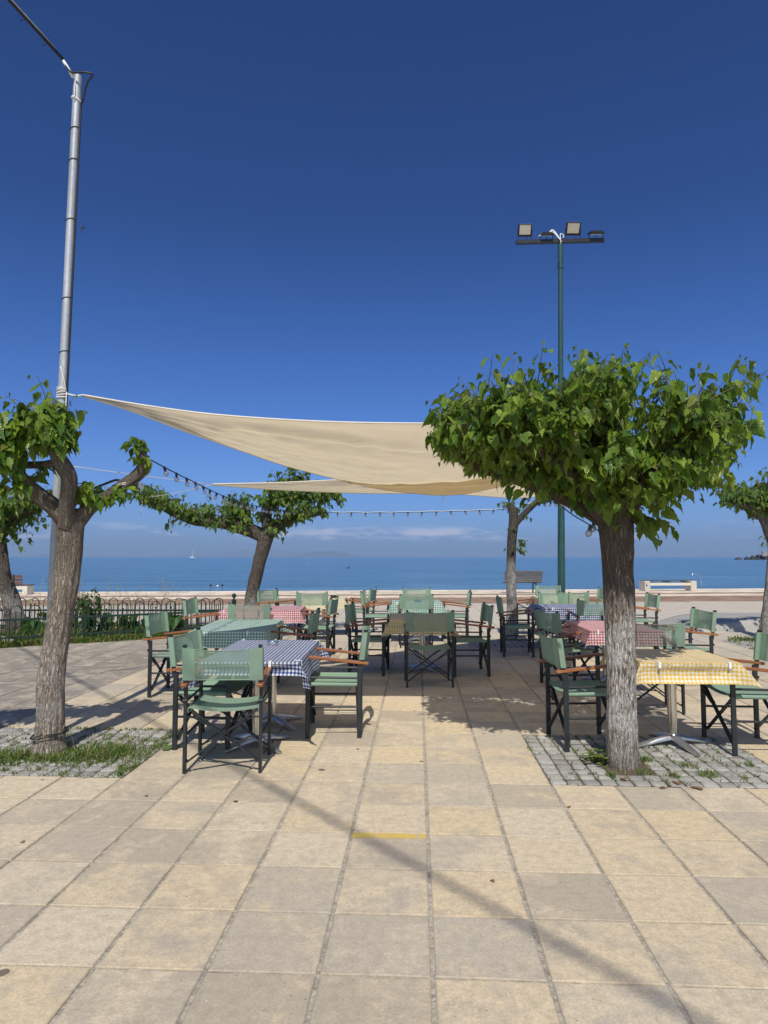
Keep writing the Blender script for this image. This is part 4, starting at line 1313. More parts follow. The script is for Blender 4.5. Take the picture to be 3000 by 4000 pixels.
# ------------------------------------------------------------------ director's chairs
def make_chair():
    t = empty('directors_chair')
    st, W2 = M['steel'], .262
    yf, yr = .215, -.215
    for sx in (-1, 1):
        X = sx * W2
        m = MB(); m.bar((X, yf, 0), (X, yf, .652), .022, .036, (0, 1, 0), .003); m.build('front_leg', st, t)
        m = MB()
        m.bar((X, yr, 0), (X, yr, .60), .022, .038, (0, 1, 0), .003)
        m.bar((X, yr - .012, .56), (X, yr - .052, .878), .020, .032, (0, 1, 0), .003)
        m.cyl((X - sx * .014, yr - .018, .50), (X + sx * .016, yr - .018, .50), .013, 8)
        rl = m.build('rear_leg', st, t)
        m = MB(); m.bbox((X, yr - .0525, .882), (.024, .036, .012), .002); m.build('post_cap', M['capblack'], rl)
        m = MB()
        m.tube([(X, yf - .016, .497), (X, yr + .017, .490)], .0095, 8)
        m.build('side_rail', st, t)
        m = MB(); m.tube([(X, yf - .016, .257), (X, yr + .017, .255)], .0095, 8); m.build('side_rail', st, t)
        m = MB(); m.bar((X, yf + .05, .672), (X, yr - .075, .610), .046, .022, (0, 0, 1), .004); m.build('armrest', M['arm'], t)
        # seat tube that carries the canvas
        m = MB(); m.tube([(sx * .232, yf + .012, .438), (sx * .232, yr - .012, .432)], .012, 8); m.build('seat_rail', st, t)
    for y, dy in ((yf - .01, 1), (yr + .012, -1)):
        for sx in (-1, 1):
            m = MB()
            m.bar((sx * .232, y + dy * sx * .007, .430), (-sx * .246, y + dy * sx * .007, .075), .012, .030, (0, 1, 0), .002)
            m.cyl((-sx * .255, y - .012, .078), (-sx * .255, y + .012, .078), .012, 8)
            m.build('cross_brace', st, t)
            m = MB()
            q = catmull([(sx * .256, y + dy * .017, .385), (sx * .20, y + dy * .017, .378), (sx * .10, y + dy * .014, .325)], 3)
            for a, b in zip(q[:-1], q[1:]): m.bar(a, b, .006, .020, (0, 1, 0))
            m.cyl((sx * .10, y - .014, .325), (sx * .10, y + dy * .022, .325), .008, 6)
            m.build('brace_link', st, t)
    # canvas seat, hanging a little between its rails
    m = MB(); nx, ny = 10, 5
    P = []
    for z0 in (0, -.004):
        for b in range(ny + 1):
            for a in range(nx + 1):
                f = a / nx * 2 - 1
                P.append((f * .243, yr + (yf - yr) * b / ny, .449 - .026 * (1 - f * f) + z0 - .006 * (b / ny) * 0))
    W = nx + 1; o = W * (ny + 1); F = []
    for b in range(ny):
        for a in range(nx):
            F.append((b * W + a, b * W + a + 1, (b + 1) * W + a + 1, (b + 1) * W + a))
            F.append((o + b * W + a, o + (b + 1) * W + a, o + (b + 1) * W + a + 1, o + b * W + a + 1))
    for a in range(nx):
        F.append((a, o + a, o + a + 1, a + 1)); k = ny * W; F.append((k + a, k + a + 1, o + k + a + 1, o + k + a))
    m.add(P, F)
    for sx in (-1, 1): m.tube([(sx * .236, yf, .437), (sx * .236, yr, .432)], .0175, 8)
    m.build('seat', M['fab'], t, True, 50)
    # backrest: see-through mesh panel between two doubled sleeves round the posts
    m = MB(); nx, nz = 14, 4
    xs = [-.262 + .524 * a / nx for a in range(nx + 1)]
    z0, z1 = .645, .865
    def ypost(z): return yr - .012 - .04 * (z - .56) / .325
    P = []
    for b in range(nz + 1):
        z = z0 + (z1 - z0) * b / nz
        for x in xs:
            f = x / .262
            sag = (1 - f * f)
            zz = z - (.014 * sag if b == nz else .014 * sag * b / nz) + (.004 * sag if b == 0 else 0)
            P.append((x, ypost(z) - .014 - .030 * sag, zz))
    W = nx + 1
    for b in range(nz):
        for a in range(nx):
            m.cur = 0
            m.add([P[b * W + a], P[b * W + a + 1], P[(b + 1) * W + a + 1], P[(b + 1) * W + a]], [(0, 1, 2, 3)])
    m.build('backrest', M['mesh'], t, True)
    br = m
    h = MB()
    for sx in (-1, 1):     # sleeves
        P, F = [], []
        ring = [(.0, .024), (.016, .020), (.021, .0), (.016, -.022), (-.012, -.024), (-.075, -.0245), (-.075, -.0215), (-.010, -.016), (-.018, .0), (-.012, .020)]
        for b in range(3):
            z = z0 - .003 + (z1 - z0 + .006) * b / 2
            for (ax, ay) in ring:
                extra = -.012 if ax < -.05 else 0
                P.append((sx * (.262 + ax), ypost(z) + ay + extra + .004, z - (.005 if ax < -.05 and b == 2 else 0)))
        n = len(ring)
        for b in range(2):
            for k in range(n): F.append((b * n + k, b * n + (k + 1) % n, (b + 1) * n + (k + 1) % n, (b + 1) * n + k))
        F.append(tuple(range(n))); F.append(tuple(range(2 * n, 3 * n)))
        h2 = MB(); h2.add(P, F)
        h2.build('sleeve', M['fab'], t, True, 40)
    # top and bottom hems
    for b, zz in ((0, z0), (nz, z1)):
        hm = MB()
        hm.tube([V(*br.v[(b * 0)]) * 0 + V(x, ypost(zz) - .0145 - .030 * (1 - (x / .262) ** 2), zz + (-.014 if b else .004) * (1 - (x / .262) ** 2)) for x in xs], .0032, 5)
        hm.build('hem', M['fab'], t, True)
    return t

def copy_tree(o, parent=None):
    c = o.copy(); COL.objects.link(c)
    if parent is not None: c.parent = parent
    for ch in o.children: copy_tree(ch, c)
    return c

CH = [  # x, y, rotation, label, group
    (-1.13, 4.955, 1.5, 'nearest green director chair, back to the viewer, before the near blue table', 'T1'),
    (-1.38, 5.52, -99, 'green director chair close behind the nearest chair, left of the near blue table', 'T1'),
    (-.425, 5.89, 90, 'sunlit director chair with orange arms at the right of the near blue table', 'T1'),
    (-2.28, 7.48, -92, 'director chair left of the long green checked table, nearest the left front tree', 'T2'),
    (-1.06, 7.80, 87, 'dark shaded director chair at the right side of the long green checked table', 'T2'),
    (-1.83, 9.26, 4, 'director chair, back to the viewer, between long green table and left red table', 'T3'),
    (-2.62, 9.95, -93, 'director chair by the railings at the left of the left red table', 'T3'),
    (-1.02, 10.22, 83, 'green director chair at the right side of the left red checked table', 'T3'),
    (-1.27, 12.10, 0, 'pale director chair, back to the viewer, before the table with black ashtray', 'T4'),
    (-2.03, 12.74, -125, 'dark director chair turned sideways right of the leaning dark trunk', 'T4'),
    (-.47, 13.25, 78, 'director chair right of the pale yellow table with the black ashtray', 'T4'),
    (-.12, 12.15, -95, 'director chair left of the small mint green checked table in the middle', 'T6'),
    (.53, 11.30, 0, 'half shaded director chair, back to the viewer, before the small mint green table', 'T6'),
    (.65, 13.10, 180, 'pale director chair facing the viewer beyond the small mint green table', 'T6'),
    (1.29, 12.17, 82, 'director chair right of the small mint green checked table in the middle', 'T6'),
    (-.19, 8.77, -97, 'shaded director chair left of the middle yellow table under the sail', 'T5'),
    (1.09, 8.73, 92, 'shaded director chair right of the middle yellow table under the sail', 'T5'),
    (.525, 7.98, 2, 'shaded director chair, back to the viewer, before the middle yellow table', 'T5'),
    (2.04, 10.34, -96, 'director chair before the slim pale trunk, left of the far blue table', 'T7'),
    (3.10, 10.08, 0, 'sunlit director chair, back to the viewer, between far blue and right red tables', 'T7'),
    (2.98, 11.47, 180, 'green director chair facing the viewer across the far blue checked table', 'T7'),
    (4.29, 11.35, 88, 'director chair right of the far blue table, seen right of the big trunk', 'T7'),
    (2.15, 7.86, -78, 'shaded director chair at the left side of the right red checked table', 'T8'),
    (2.61, 6.70, -2, 'director chair with see through back half behind the big trunk', 'T8'),
    (3.52, 7.94, 91, 'green director chair at the right side of the right red checked table', 'T8'),
    (1.615, 5.49, -88, 'director chair just left of the big trunk, at the near yellow table', 'T9'),
    (2.87, 5.38, 87, 'director chair cut by the right picture edge, at the near yellow table', 'T9'),
    (3.62, 14.50, 180, 'farthest pale green director chair, beyond the far cream table by the green lamp post', 'T10'),
    (3.39, 12.26, 2, 'director chair, back to the viewer, between the far blue and cream tables', 'T10'),
    (4.12, 13.40, 90, 'director chair seen side on, right of the far cream table', 'T10'),
    (2.74, 13.0, -90, 'director chair mostly behind the slim pale trunk, left of the cream table', 'T10'),
]
proto = make_chair()
for k, (x, y, a, lab, grp) in enumerate(CH):
    o = proto if k == 0 else copy_tree(proto)
    o.location = (x, y, 0.001); o.rotation_euler = (0, 0, R(a + (random.uniform(-1.5, 1.5) if k else 0)))
    tag(o, lab, 'chair', 'green director chairs at the cafe tables')

# ------------------------------------------------------------------ tables and cloths
TH = .70
def make_table(name, x, y, a, W, D, label, bases=((0, 0),), ba=45):
    t = empty(name, (x, y, 0.001), R(a), label, 'table', 'pedestal tables under checked cloths')
    m = MB(); m.bbox((0, 0, TH - .013), (W, D, .026), .006); m.build('tabletop', M['board'], t)
    for (bx, by) in bases:
        m = MB(); m.cyl((bx, by, .075), (bx, by, TH - .026), .036, 20); m.lathe((bx, by, .07), [(.048, 0), (.05, .008), (.04, .014), (.037, .02)], 18)
        m.build('column', M['inox'], t, True, 40)
        m = MB(); m.box((bx, by, TH - .032), (.30, .05, .012)); m.box((bx, by, TH - .0325), (.05, .30, .011)); m.build('top_bracket', M['iron'], t)
        for q in range(4):
            an = R(ba + 90 * q); c, s = math.cos(an), math.sin(an)
            prof = [(0.0, .086, .060, .050), (.07, .080, .062, .042), (.16, .060, .058, .030), (.25, .036, .052, .012), (.31, .018, .044, .003), (.325, .010, .030, .003)]
            P, F = [], []
            for (r, zt, w, zb) in prof:
                for (yy, zz) in ((-w / 2, zb), (-w / 2, zb + (zt - zb) * .55), (-w * .22, zt), (w * .22, zt), (w / 2, zb + (zt - zb) * .55), (w / 2, zb)):
                    P.append((bx + c * r - s * yy, by + s * r + c * yy, zz))
            for i in range(len(prof) - 1):
                for k in range(6):
                    j = (k + 1) % 6
                    F.append((i * 6 + k, i * 6 + j, i * 6 + 6 + j, i * 6 + 6 + k))
            F.append(tuple(range(6))); F.append(tuple(range(len(prof) * 6 - 6, len(prof) * 6)))
            m = MB(); m.add(P, F); m.build('foot', M['alu'], t, True, 50)
    return t

def make_cloth(x, y, a, W, D, mat, label, seed=0, over=(.185, .185), rot=0.0, bulge=None):
    rg_ = random.Random(seed)
    ox, oy = over
    over = oy
    sx, sy = rg_.uniform(-.02, .02), rg_.uniform(-.02, .02)
    hx, hy = W / 2 + .003, D / 2 + .003
    def axis(h, o):
        k = 7
        a_ = [-h - o + o * i / k for i in range(k)] + [-h + 2 * h * i / 14 for i in range(15)] + [h + o * (i + 1) / k for i in range(k)]
        return a_
    ux, uy = axis(hx, ox), axis(hy, oy)
    so = V(seed * 5.1, seed * 2.7, 0)
    def flare(side, v, d):
        # how far the hanging edge stands off the table at distance d below the rim
        n = mn.noise(V(v * 4.2, side * 3.3, 0) + so) * .9 + mn.noise(V(v * 10, side * 3.3 + 9, d * 4) + so) * .35
        b = .12 + .22 * n
        e = 0.0
        if bulge and bulge[0] == side:
            e = bulge[1] * math.sin(math.pi * max(0, min(1, (d - .026) / (over - .03)))) ** .8 * max(0, 1 - (v / (hx if side in (0, 2) else hy)) ** 4)
        return max(0, d * b) * (0 if e < 0 else 1) + e
    P = []
    for v in uy:
        for u in ux:
            du, dv = max(0, abs(u) - hx), max(0, abs(v) - hy)
            gu, gv = (1 if u > 0 else -1), (1 if v > 0 else -1)
            if du == 0 and dv == 0:
                P.append((u, v, TH + .0052 + .003 * mn.noise(V(u * 7, v * 7, 1) + so) + .0016 * mn.noise(V(u * 19, v * 19, 4) + so)))
            elif dv == 0:
                P.append((gu * (hx + flare(1 if gu > 0 else 3, v, du)), v, TH + .003 - du * .985))
            elif du == 0:
                P.append((u, gv * (hy + flare(2 if gv > 0 else 0, u, dv)), TH + .003 - dv * .985))
            else:
                d = math.hypot(du, dv); ph = math.atan2(dv, du)
                fx = flare(1 if gu > 0 else 3, gv * hy, d) * math.cos(ph) ** 2; fy = flare(2 if gv > 0 else 0, gu * hx, d) * math.sin(ph) ** 2
                k = .58 * math.sin(2 * ph); k2 = k * .7071 * d
                P.append((gu * (hx + fx + k2), gv * (hy + fy + k2), TH + .003 - d * math.sqrt(1 - k * k) * .985))
    nx = len(ux)
    F, U = [], []
    for j in range(len(uy) - 1):
        for i in range(nx - 1):
            q = (j * nx + i, j * nx + i + 1, (j + 1) * nx + i + 1, (j + 1) * nx + i)
            F.append(q)
            U.append([(ux[k % nx] + sx + 3.0, uy[k // nx] + sy + 3.0) for k in q])
    m = MB(); m.add(P, F, U)
    o = m.build('tablecloth', mat, None, True, 60)
    o.location = (x, y, 0.001); o.rotation_euler = (0, 0, R(a))
    return tag(o, label, 'tablecloth', 'checked tablecloths')

def clip(x, y, a, W, D, side, f, label, grp):
    """white clip on the rim; side 0 near, 1 right, 2 far, 3 left; f along it -1..1"""
    m = MB()
    m.bbox((0, .018, .0095), (.020, .050, .004), .001); m.bbox((0, -.0125, -.010), (.020, .004, .044), .001); m.bbox((0, .010, -.0335), (.020, .040, .004), .001)
    o = m.build('tablecloth_clip', M['white'])
    ang = {0: 0, 1: 90, 2: 180, 3: -90}[side]
    lx, ly = {0: (f * W / 2, -D / 2), 1: (W / 2, f * D / 2), 2: (f * W / 2, D / 2), 3: (-W / 2, f * D / 2)}[side]
    c, s = math.cos(R(a)), math.sin(R(a))
    o.location = (x + lx * c - ly * s, y + lx * s + ly * c, TH + .001); o.rotation_euler = (0, 0, R(a + ang))
    return tag(o, label, 'clip', grp)

TB = [  # key, x, y, rot, W, D, cloth, bases, table label, cloth label, bulge
    ('T1', -1.01, 5.76, -1, .76, 1.32, 'blue', ((0, -.34), (0, .34)), 'long table with two steel pedestals behind the nearest chair', 'navy blue and white checked cloth on the long near table with the steel ashtray', (0, -.05)),
    ('T2', -1.68, 7.83, 1, .80, 1.40, 'green', ((0, -.36), (0, .36)), 'long table left of the middle, covered by the big green checked cloth', 'green and white checked cloth hanging deep over the long table on the left', None),
    ('T3', -1.85, 10.38, 2, 1.18, 1.0, 'red', ((-.2, 0), (.25, 0)), 'table in front of the leaning dark trunk near the railings', 'pink red checked cloth on the left table near the railings', None),
    ('T4', -1.16, 12.95, 0, .84, .80, 'paleyellow', ((0, 0),), 'far left table carrying the black ashtray', 'pale yellow checked cloth on the far table with the black ashtray', None),
    ('T5', .47, 8.95, -2, .76, 1.0, 'yellow', ((.04, 0),), 'table in the middle of the picture in the shade of the sail', 'yellow checked cloth in the shade of the sail in the middle', None),
    ('T6', .57, 11.97, 0, .86, .76, 'green', ((0, 0),), 'small table behind the shaded middle table', 'mint green checked cloth on the small sunlit table in the middle', None),
    ('T7', 3.03, 10.86, -2, 1.14, .95, 'blue', ((-.2, 0), (.25, 0)), 'far right table standing right of the slim pale trunk', 'blue and white checked cloth on the far right table near the slim trunk', None),
    ('T8', 2.64, 7.78, -3, .78, 1.16, 'red', ((0, -.3), (0, .3)), 'table behind the big trunk between two chair rows on the right', 'red checked cloth on the right table behind the big trunk', None),
    ('T9', 2.31, 5.43, -2, .75, .76, 'yellow', ((0, 0),), 'near right table with bright four footed steel base on the setts', 'bright yellow checked cloth on the near right table beside the big trunk', (0, -.032)),
    ('T10', 3.42, 13.15, 0, .86, .86, 'paleyellow', ((0, 0),), 'farthest right table in front of the green lamp post', 'cream yellow checked cloth on the farthest right table before the lamp post', None),
]
TD = {}
OVER = {'T1': (.19, .10), 'T9': (.16, .155), 'T2': (.17, .17), 'T8': (.15, .15), 'T5': (.20, .18)}
for q, (k, x, y, a, W, D, cl, bs, tl, ll, bu) in enumerate(TB):
    make_table('pedestal_table', x, y, a, W, D, tl, bs, 45 if k != 'T9' else 12)
    make_cloth(x, y, a, W, D, M[cl], ll, 3 + q, OVER.get(k, (.185, .18)), 0, bu)
    TD[k] = (x, y, a, W, D)
g = 'white clips holding the tablecloths'
clip(*TD['T1'], 0, .42, 'white clip on the near edge of the near blue checked cloth', g)
clip(*TD['T1'], 1, -.92, 'white clip on the right edge of the near blue cloth at its near corner', g)
clip(*TD['T1'], 1, .93, 'white clip on the right edge of the near blue cloth at its far corner', g)
clip(*TD['T1'], 2, -.9, 'white clip on the far left corner of the near blue cloth', g)
clip(*TD['T2'], 0, .55, 'white clip on the near edge of the long green checked cloth', g)
clip(*TD['T3'], 0, -.88, 'white clip at the left near corner of the left red checked cloth', g)
clip(*TD['T7'], 0, -.70, 'white clip on the near edge of the far blue checked cloth', g)
clip(*TD['T8'], 0, -.80, 'white clip on the near edge of the right red cloth, left of the big trunk', g)
clip(*TD['T8'], 3, .93, 'white clip on the far left corner of the right red checked cloth', g)
clip(*TD['T9'], 0, -.62, 'white clip on the near edge of the bright yellow cloth next to the big trunk', g)
clip(*TD['T9'], 0, .76, 'white clip on the near edge of the bright yellow cloth by its right corner', g)
clip(*TD['T9'], 2, .35, 'white clip on the far edge of the bright yellow cloth', g)
clip(*TD['T6'], 0, -.8, 'white clip on the near edge of the mint green cloth', g)

def ashtray(x, y, mat, label, r=.052, h=.038):
    m = MB(); m.lathe((0, 0, 0), [(r * .96, 0), (r, .004), (r, h - .003), (r * .97, h), (r * .80, h), (r * .78, h - .012), (r * .3, h - .016), (.001, h - .017)], 28)
    o = m.build('ashtray', mat, None, True, 40); o.location = (x, y, TH + .008)
    return tag(o, label, 'ashtray')
ashtray(-1.0, 6.05, M['inox'], 'round polished steel ashtray on the near blue checked cloth')
ashtray(-.98, 12.98, M['capblack'], 'black ashtray on the far pale yellow table', .06, .045)
ashtray(-1.72, 10.0, M['bluebox'], 'small blue ashtray on the left red checked cloth', .05, .03)
m = MB(); m.bbox((0, 0, .018), (.125, .07, .036), .006); m.bbox((0, 0, .0385), (.09, .045, .006), .002)
o = m.build('blue_tin', M['bluebox']); o.location = (.60, 11.85, TH + .008); o.rotation_euler = (0, 0, .1)
tag(o, 'small dark blue tin on the mint green checked cloth', 'tin')

# ------------------------------------------------------------------ steel pole with cables
pole = empty('steel_pole', (-2.80, 5.62, 0), 0, 'tall grey galvanised pole with black cable ties behind the left front tree', 'pole')
PO = Vector((-2.80, 5.62, 0)); PT = V(-2.71, 5.62, 5.745)
def onpole(z): return V((PT.x - PO.x) * z / PT.z, 0, z)
m = MB(); m.tube([onpole(0), onpole(2), onpole(4), onpole(5.745)], [.038, .037, .036, .035], 28); m.build('shaft', M['galv'], pole, True, 50)
m = MB(); m.tube([onpole(1.32), onpole(1.36)], 0.041, 24); m.build('collar', M['galv'], pole, True, 50)
for z in (5.25, 4.96, 4.42, 3.72, 3.25, 2.5):
    p = onpole(z); m = MB()
    m.tube([p + V(.0378 * math.cos(a) , .0378 * math.sin(a), .012 * math.cos(a + .5)) for a in np.linspace(0, 6.283, 21)], .004, 5, False)
    m.build('cable_tie', M['cable'], pole, True)
m = MB(); p = onpole(5.52); m.tube([p + V(.037 * math.cos(a), .037 * math.sin(a), -.02 * math.cos(a - .2)) for a in np.linspace(0, 6.283, 21)], .010, 6, False)
m.build('white_band', M['white'], pole, True)
cb = MB()
pts = [onpole(z) + V(.046, -.012, 0) for z in (1.5, 2.6, 3.7, 4.8, 5.42)] + [onpole(5.50) + V(.068, -.03, 0), onpole(5.60) + V(.11, -.05, .05), onpole(5.66) + V(.16, -.06, .05), onpole(5.72) + V(.10, -.08, .0), onpole(5.73) + V(-.03, -.075, .0), onpole(5.80) + V(-.09, -.09, .03)]
cb.tube(catmull(pts, 5), .0085, 7)
cb.build('down_cable', M['cable'], pole, True)
m = MB(); m.tube([onpole(5.70) + V(-.02, -.045, 0), onpole(5.74) + V(-.05, -.07, .02), onpole(5.79) + V(-.09, -.09, .03)], .013, 7)
m.tube([onpole(5.70) + V(.0, -.045, -.03), onpole(5.62) + V(.005, -.055, -.1), onpole(5.5) + V(-.005, -.05, 0)], .004, 5)
m.build('wire_clamp', M['white'], pole, True)
A = PO + onpole(5.80) + V(-.09, -.09, .03)
sp = empty('overhead_cable', A, 0, 'black overhead cable rising from the steel pole to the top left corner', 'cable')
B = V(-4.6, 2.4, 7.35)
# slack span from the pole head towards the houses behind the viewer
m = MB(); m.tube([A.lerp(B, t) - A - V(0, 0, .25 * t * (1 - t)) for t in np.linspace(0, 1, 14)], .013, 7); m.build('wire', M['cable'], sp, True)
m = MB(); m.tube([A.lerp(B, t) - A - V(0, 0, .25 * t * (1 - t) - .022) for t in np.linspace(0.02, .30, 6)], .008, 6); m.build('steel_strand', M['galv'], sp, True)
for t in (.045, .10, .18, .27):
    p = A.lerp(B, t) - A - V(0, 0, .25 * t * (1 - t))
    m = MB(); m.tube([p + V(-.02, 0, .02), p + V(.01, 0, -.03), p + V(-.03, 0, -.04)], .003, 5); m.build('cable_tie', M['cable'], sp, True)
# a second line outside the picture whose soft shadow crosses the paving
m = MB(); c0, c1 = V(-9.42, 8.47, 9.0), V(3.18, -7.18, 8.7)
m.tube([c0.lerp(c1, t) - V(0, 0, .4 * t * (1 - t)) - c0 for t in np.linspace(0, 1, 20)], .021, 7)
o = m.build('overhead_cable', M['cable'], None, True); o.location = c0
tag(o, 'thick overhead cable above the plaza casting a soft shadow on the slabs', 'cable')

# tyre-like hoop round the foot of the left tree
m = MB(); R_ = .124
m.tube([V(-2.566 + R_ * math.cos(a) * 1.02, 5.21 + R_ * math.sin(a), .155 + .02 * math.cos(a) + .008 * math.sin(3 * a)) for a in np.linspace(0, 6.283, 41)], .0045, 6, False)
m.tube([V(-2.566 + (R_ + .006) * math.cos(a) * 1.02, 5.21 + (R_ + .006) * math.sin(a), .144 + .02 * math.cos(a)) for a in np.linspace(0, 6.283, 41)], .0045, 6, False)
m.tube(catmull([V(-2.44, 5.17, .17), V(-2.41, 5.13, .185), V(-2.385, 5.12, .205), V(-2.37, 5.13, .21)], 4), .006, 6)
tag(m.build('cable_loop', M['iron'], None, True), 'grey and black cable loop tied round the foot of the left trunk', 'cable')
m = MB(); m.tube(catmull([(-2.613, 5.5, 2.03), (-2.442, 5.45, 2.045), (-2.296, 5.4, 2.085), (-2.162, 5.35, 2.12), (-2.10, 5.33, 2.09)], 5), .010, 7)
tag(m.build('hose', M['cable'], None, True), 'black hose bowing from the steel pole to the right limb of the left tree', 'hose')

# ------------------------------------------------------------------ floodlight post
fl = empty('floodlight_post', (3.965, 15.0, 0), 0, 'tall dark green post with crossbar and four floodlights', 'lamp post')
m = MB()
def onp(z): return V(.125 * z / 8.6, 0, z)
m.tube([onp(0), onp(2), onp(4), onp(6), onp(8.36)], [.088, .080, .070, .058, .050], 24); m.build('post', M['gpost'], fl, True, 50)
m = MB(); m.tube([onp(8.18), onp(8.74)], [.058, .058], 20); m.tube([onp(8.16), onp(8.19)], [.064, .064], 20)
for a in (0, 2.1, 4.2): m.cyl(onp(8.28) + V(math.cos(a) * .05, math.sin(a) * .05, 0), onp(8.28) + V(math.cos(a) * .10, math.sin(a) * .10, 0), .010, 6)
m.build('collar', M['gpost'], fl, True, 50)
m = MB(); m.bar((3.067 - 3.965, .0, 8.785), (5.119 - 3.965, .0, 8.835), .08, .09, (0, 0, 1), .004); m.build('crossbar', M['lampbody'], fl)
m = MB()
for _ in range(3):
    m.tube(catmull([onp(8.75) + V(.02, -.06, .02), V(-.05, -.05, 9.0 + .03 * _), V(-.18, -.05, 8.93), V(-.28, -.05, 9.0 - .02 * _), V(-.38, -.05, 8.9)], 4), .010, 6)
m.tube(catmull([onp(8.72) + V(0, -.06, 0), V(.12, -.05, 8.96), V(.20, -.05, 8.92), V(.17, -.05, 8.86)], 4), .010, 6)
m.build('white_wire', M['white'], fl, True)
def flood(cx, zc, w, tilt, face):
    """tilt: angle of the glass from vertical; face -1 glass towards the viewer"""
    f = empty_part = MB()
    rot = Matrix.Rotation(R(tilt), 3, 'X')
    c = V(cx, -.02, zc)
    f.bbox(c, (w, .05, w * .86), .008, rot)
    for k in range(5): f.box(c + rot @ V(0, .035, -w * .30 + k * w * .15), (w * .8, .03, .008), rot)
    body = f.build('floodlight', M['lampbody'], fl)
    gl = MB(); gl.bbox(c + rot @ V(0, -.027, w * .03), (w * .80, .006, w * .62), .002, rot); gl.build('lamp_glass', M['lampglass'], body)
    br = MB(); zb = 8.82 + (cx * .0244)
    for s in (-1, 1): br.bar(V(cx + s * w * .47, 0, zb + .02), c + V(s * w * .535, 0, 0), .012, .03, (0, 1, 0))
    br.bar(V(cx - w * .5, 0, zb + .03), V(cx + w * .5, 0, zb + .03), .03, .012, (0, 0, 1))
    br.tube(catmull([c + rot @ V(0, .05, -w * .2), c + V(.02, .03, -w * .42), V(cx + .06, 0, zb + .03)], 4), .007, 5)
    br.build('bracket', M['lampbody'], body)
flood(3.27 - 3.965, 9.06, .32, 28, -1)
flood(3.77 - 3.965, 8.96, .30, 112, 1)
flood(4.39 - 3.965, 9.10, .34, 30, -1)
flood(4.92 - 3.965, 8.99, .32, 110, 1)

# ------------------------------------------------------------------ shade sails
def sail(name, N, F, sag, label, nu=90, nv=44, nz=0.0, seed=0):
    N, F = catmull(N, 10), catmull(F, 10)
    def resample(c, n):
        L = [0.0]
        for a, b in zip(c[:-1], c[1:]): L.append(L[-1] + (b - a).length)
        out = []
        k = 0
        for i in range(n + 1):
            s = L[-1] * i / n
            while k < len(L) - 2 and L[k + 1] < s: k += 1
            f = (s - L[k]) / max(1e-6, L[k + 1] - L[k])
            out.append(c[k].lerp(c[k + 1], f))
        return out
    N, F = resample(N, nu), resample(F, nu)
    P, FF, U = [], [], []
    for i in range(nu + 1):
        for j in range(nv + 1):
            t = j / nv
            p = N[i].lerp(F[i], t)
            w = (F[i] - N[i]).length
            d = 4 * t * (1 - t)
            crease = mn.noise(V(i * .35 + seed, t * 9, 2)) * .012 * min(1, w / 1.0) + mn.noise(V(i * .08 + seed, t * 3, 5)) * .03 * min(1, w / 1.5)
            fold = (.055 * math.exp(-((t - .20 - .05 * math.sin(i * .11 + seed)) / .045) ** 2) - .035 * math.exp(-((t - .31 - .04 * math.sin(i * .09)) / .05) ** 2)) * min(1, w / 2.2)
            fold += .018 * mn.noise(V(i * .22, t * 16, seed + 3)) * min(1, w / 2)
            P.append(p - V(0, 0, sag * d * w + crease * d + fold * min(1, t * 9, (1 - t) * 9)))
    W = nv + 1
    for i in range(nu):
        for j in range(nv):
            q = (i * W + j, (i + 1) * W + j, (i + 1) * W + j + 1, i * W + j + 1)
            FF.append(q); U.append([(P[k].x, P[k].y) for k in q])
    org = P[0].copy()
    root = empty(name, org, 0, label, 'shade sail')
    m = MB(); m.add([p - org for p in P], FF, U); m.build('canopy', M['sail'], root, True)
    for nm, c in (('near', [P[i * W] for i in range(nu + 1)]), ('far', [P[i * W + nv] for i in range(nu + 1)]), ('end', [P[nu * W + j] for j in range(nv + 1)])):
        h = MB(); h.tube([p - org for p in c], .0075, 6); h.build('hem', M['hem'], root, True)
    return P, W
S1N = [(-2.575, 5.60, 2.879), (-1.95, 5.46, 2.75), (-1.324, 5.38, 2.656), (-0.488, 5.36, 2.599), (0.339, 5.35, 2.582), (1.1, 5.28, 2.575), (1.80, 5.15, 2.60)]
S1F = [(-2.575, 5.615, 2.872), (-2.15, 5.58, 2.735), (-1.75, 5.75, 2.60), (-1.30, 6.62, 2.515), (-1.02, 7.1, 2.465), (-0.516, 7.8, 2.403), (0.032, 8.4, 2.345), (0.853, 9.1, 2.345), (1.504, 9.05, 2.44), (3.0, 8.6, 2.78)]
S2N = [(-1.865, 7.195, 2.288), (-1.2, 7.5, 2.338), (-0.516, 7.8, 2.405), (0.0, 7.98, 2.438), (1.191, 8.1, 2.482), (2.40, 8.3, 2.56)]
S2F = [(-1.865, 7.21, 2.28), (-1.181, 7.7, 2.275), (-.3, 8.5, 2.315), (0.3, 9.0, 2.36), (0.928, 9.5, 2.405), (1.995, 10.4, 2.425), (2.629, 11, 2.504)]
sail('shade_sail', S1N, S1F, .001, 'large beige shade sail stretched from the steel pole across the tables', seed=1)
sail('shade_sail', S2N, S2F, -.004, 'smaller beige shade sail hanging behind and below the large one', seed=7)
def rope(name, pts, label, r=.004, k=5, mat='rope', cat='rope', grp=None):
    m = MB(); m.tube(catmull(pts, k), r, 6)
    return tag(m.build(name, M[mat], None, True), label, cat, grp)
pz = PO + onpole(2.90)
m = MB()
for q in range(5):
    z = 2.865 + q * .016
    c = PO + onpole(z)
    m.tube([c + V(.043 * math.cos(a), .043 * math.sin(a), .010 * math.sin(a + q)) for a in np.linspace(0, 6.283, 19)], .0065, 5, False)
m.tube(catmull([pz + V(.045, -.02, -.01), pz + V(.08, -.02, -.02), pz + V(.13, -.02, -.03), V(-2.575, 5.60, 2.876)], 4), .007, 6)
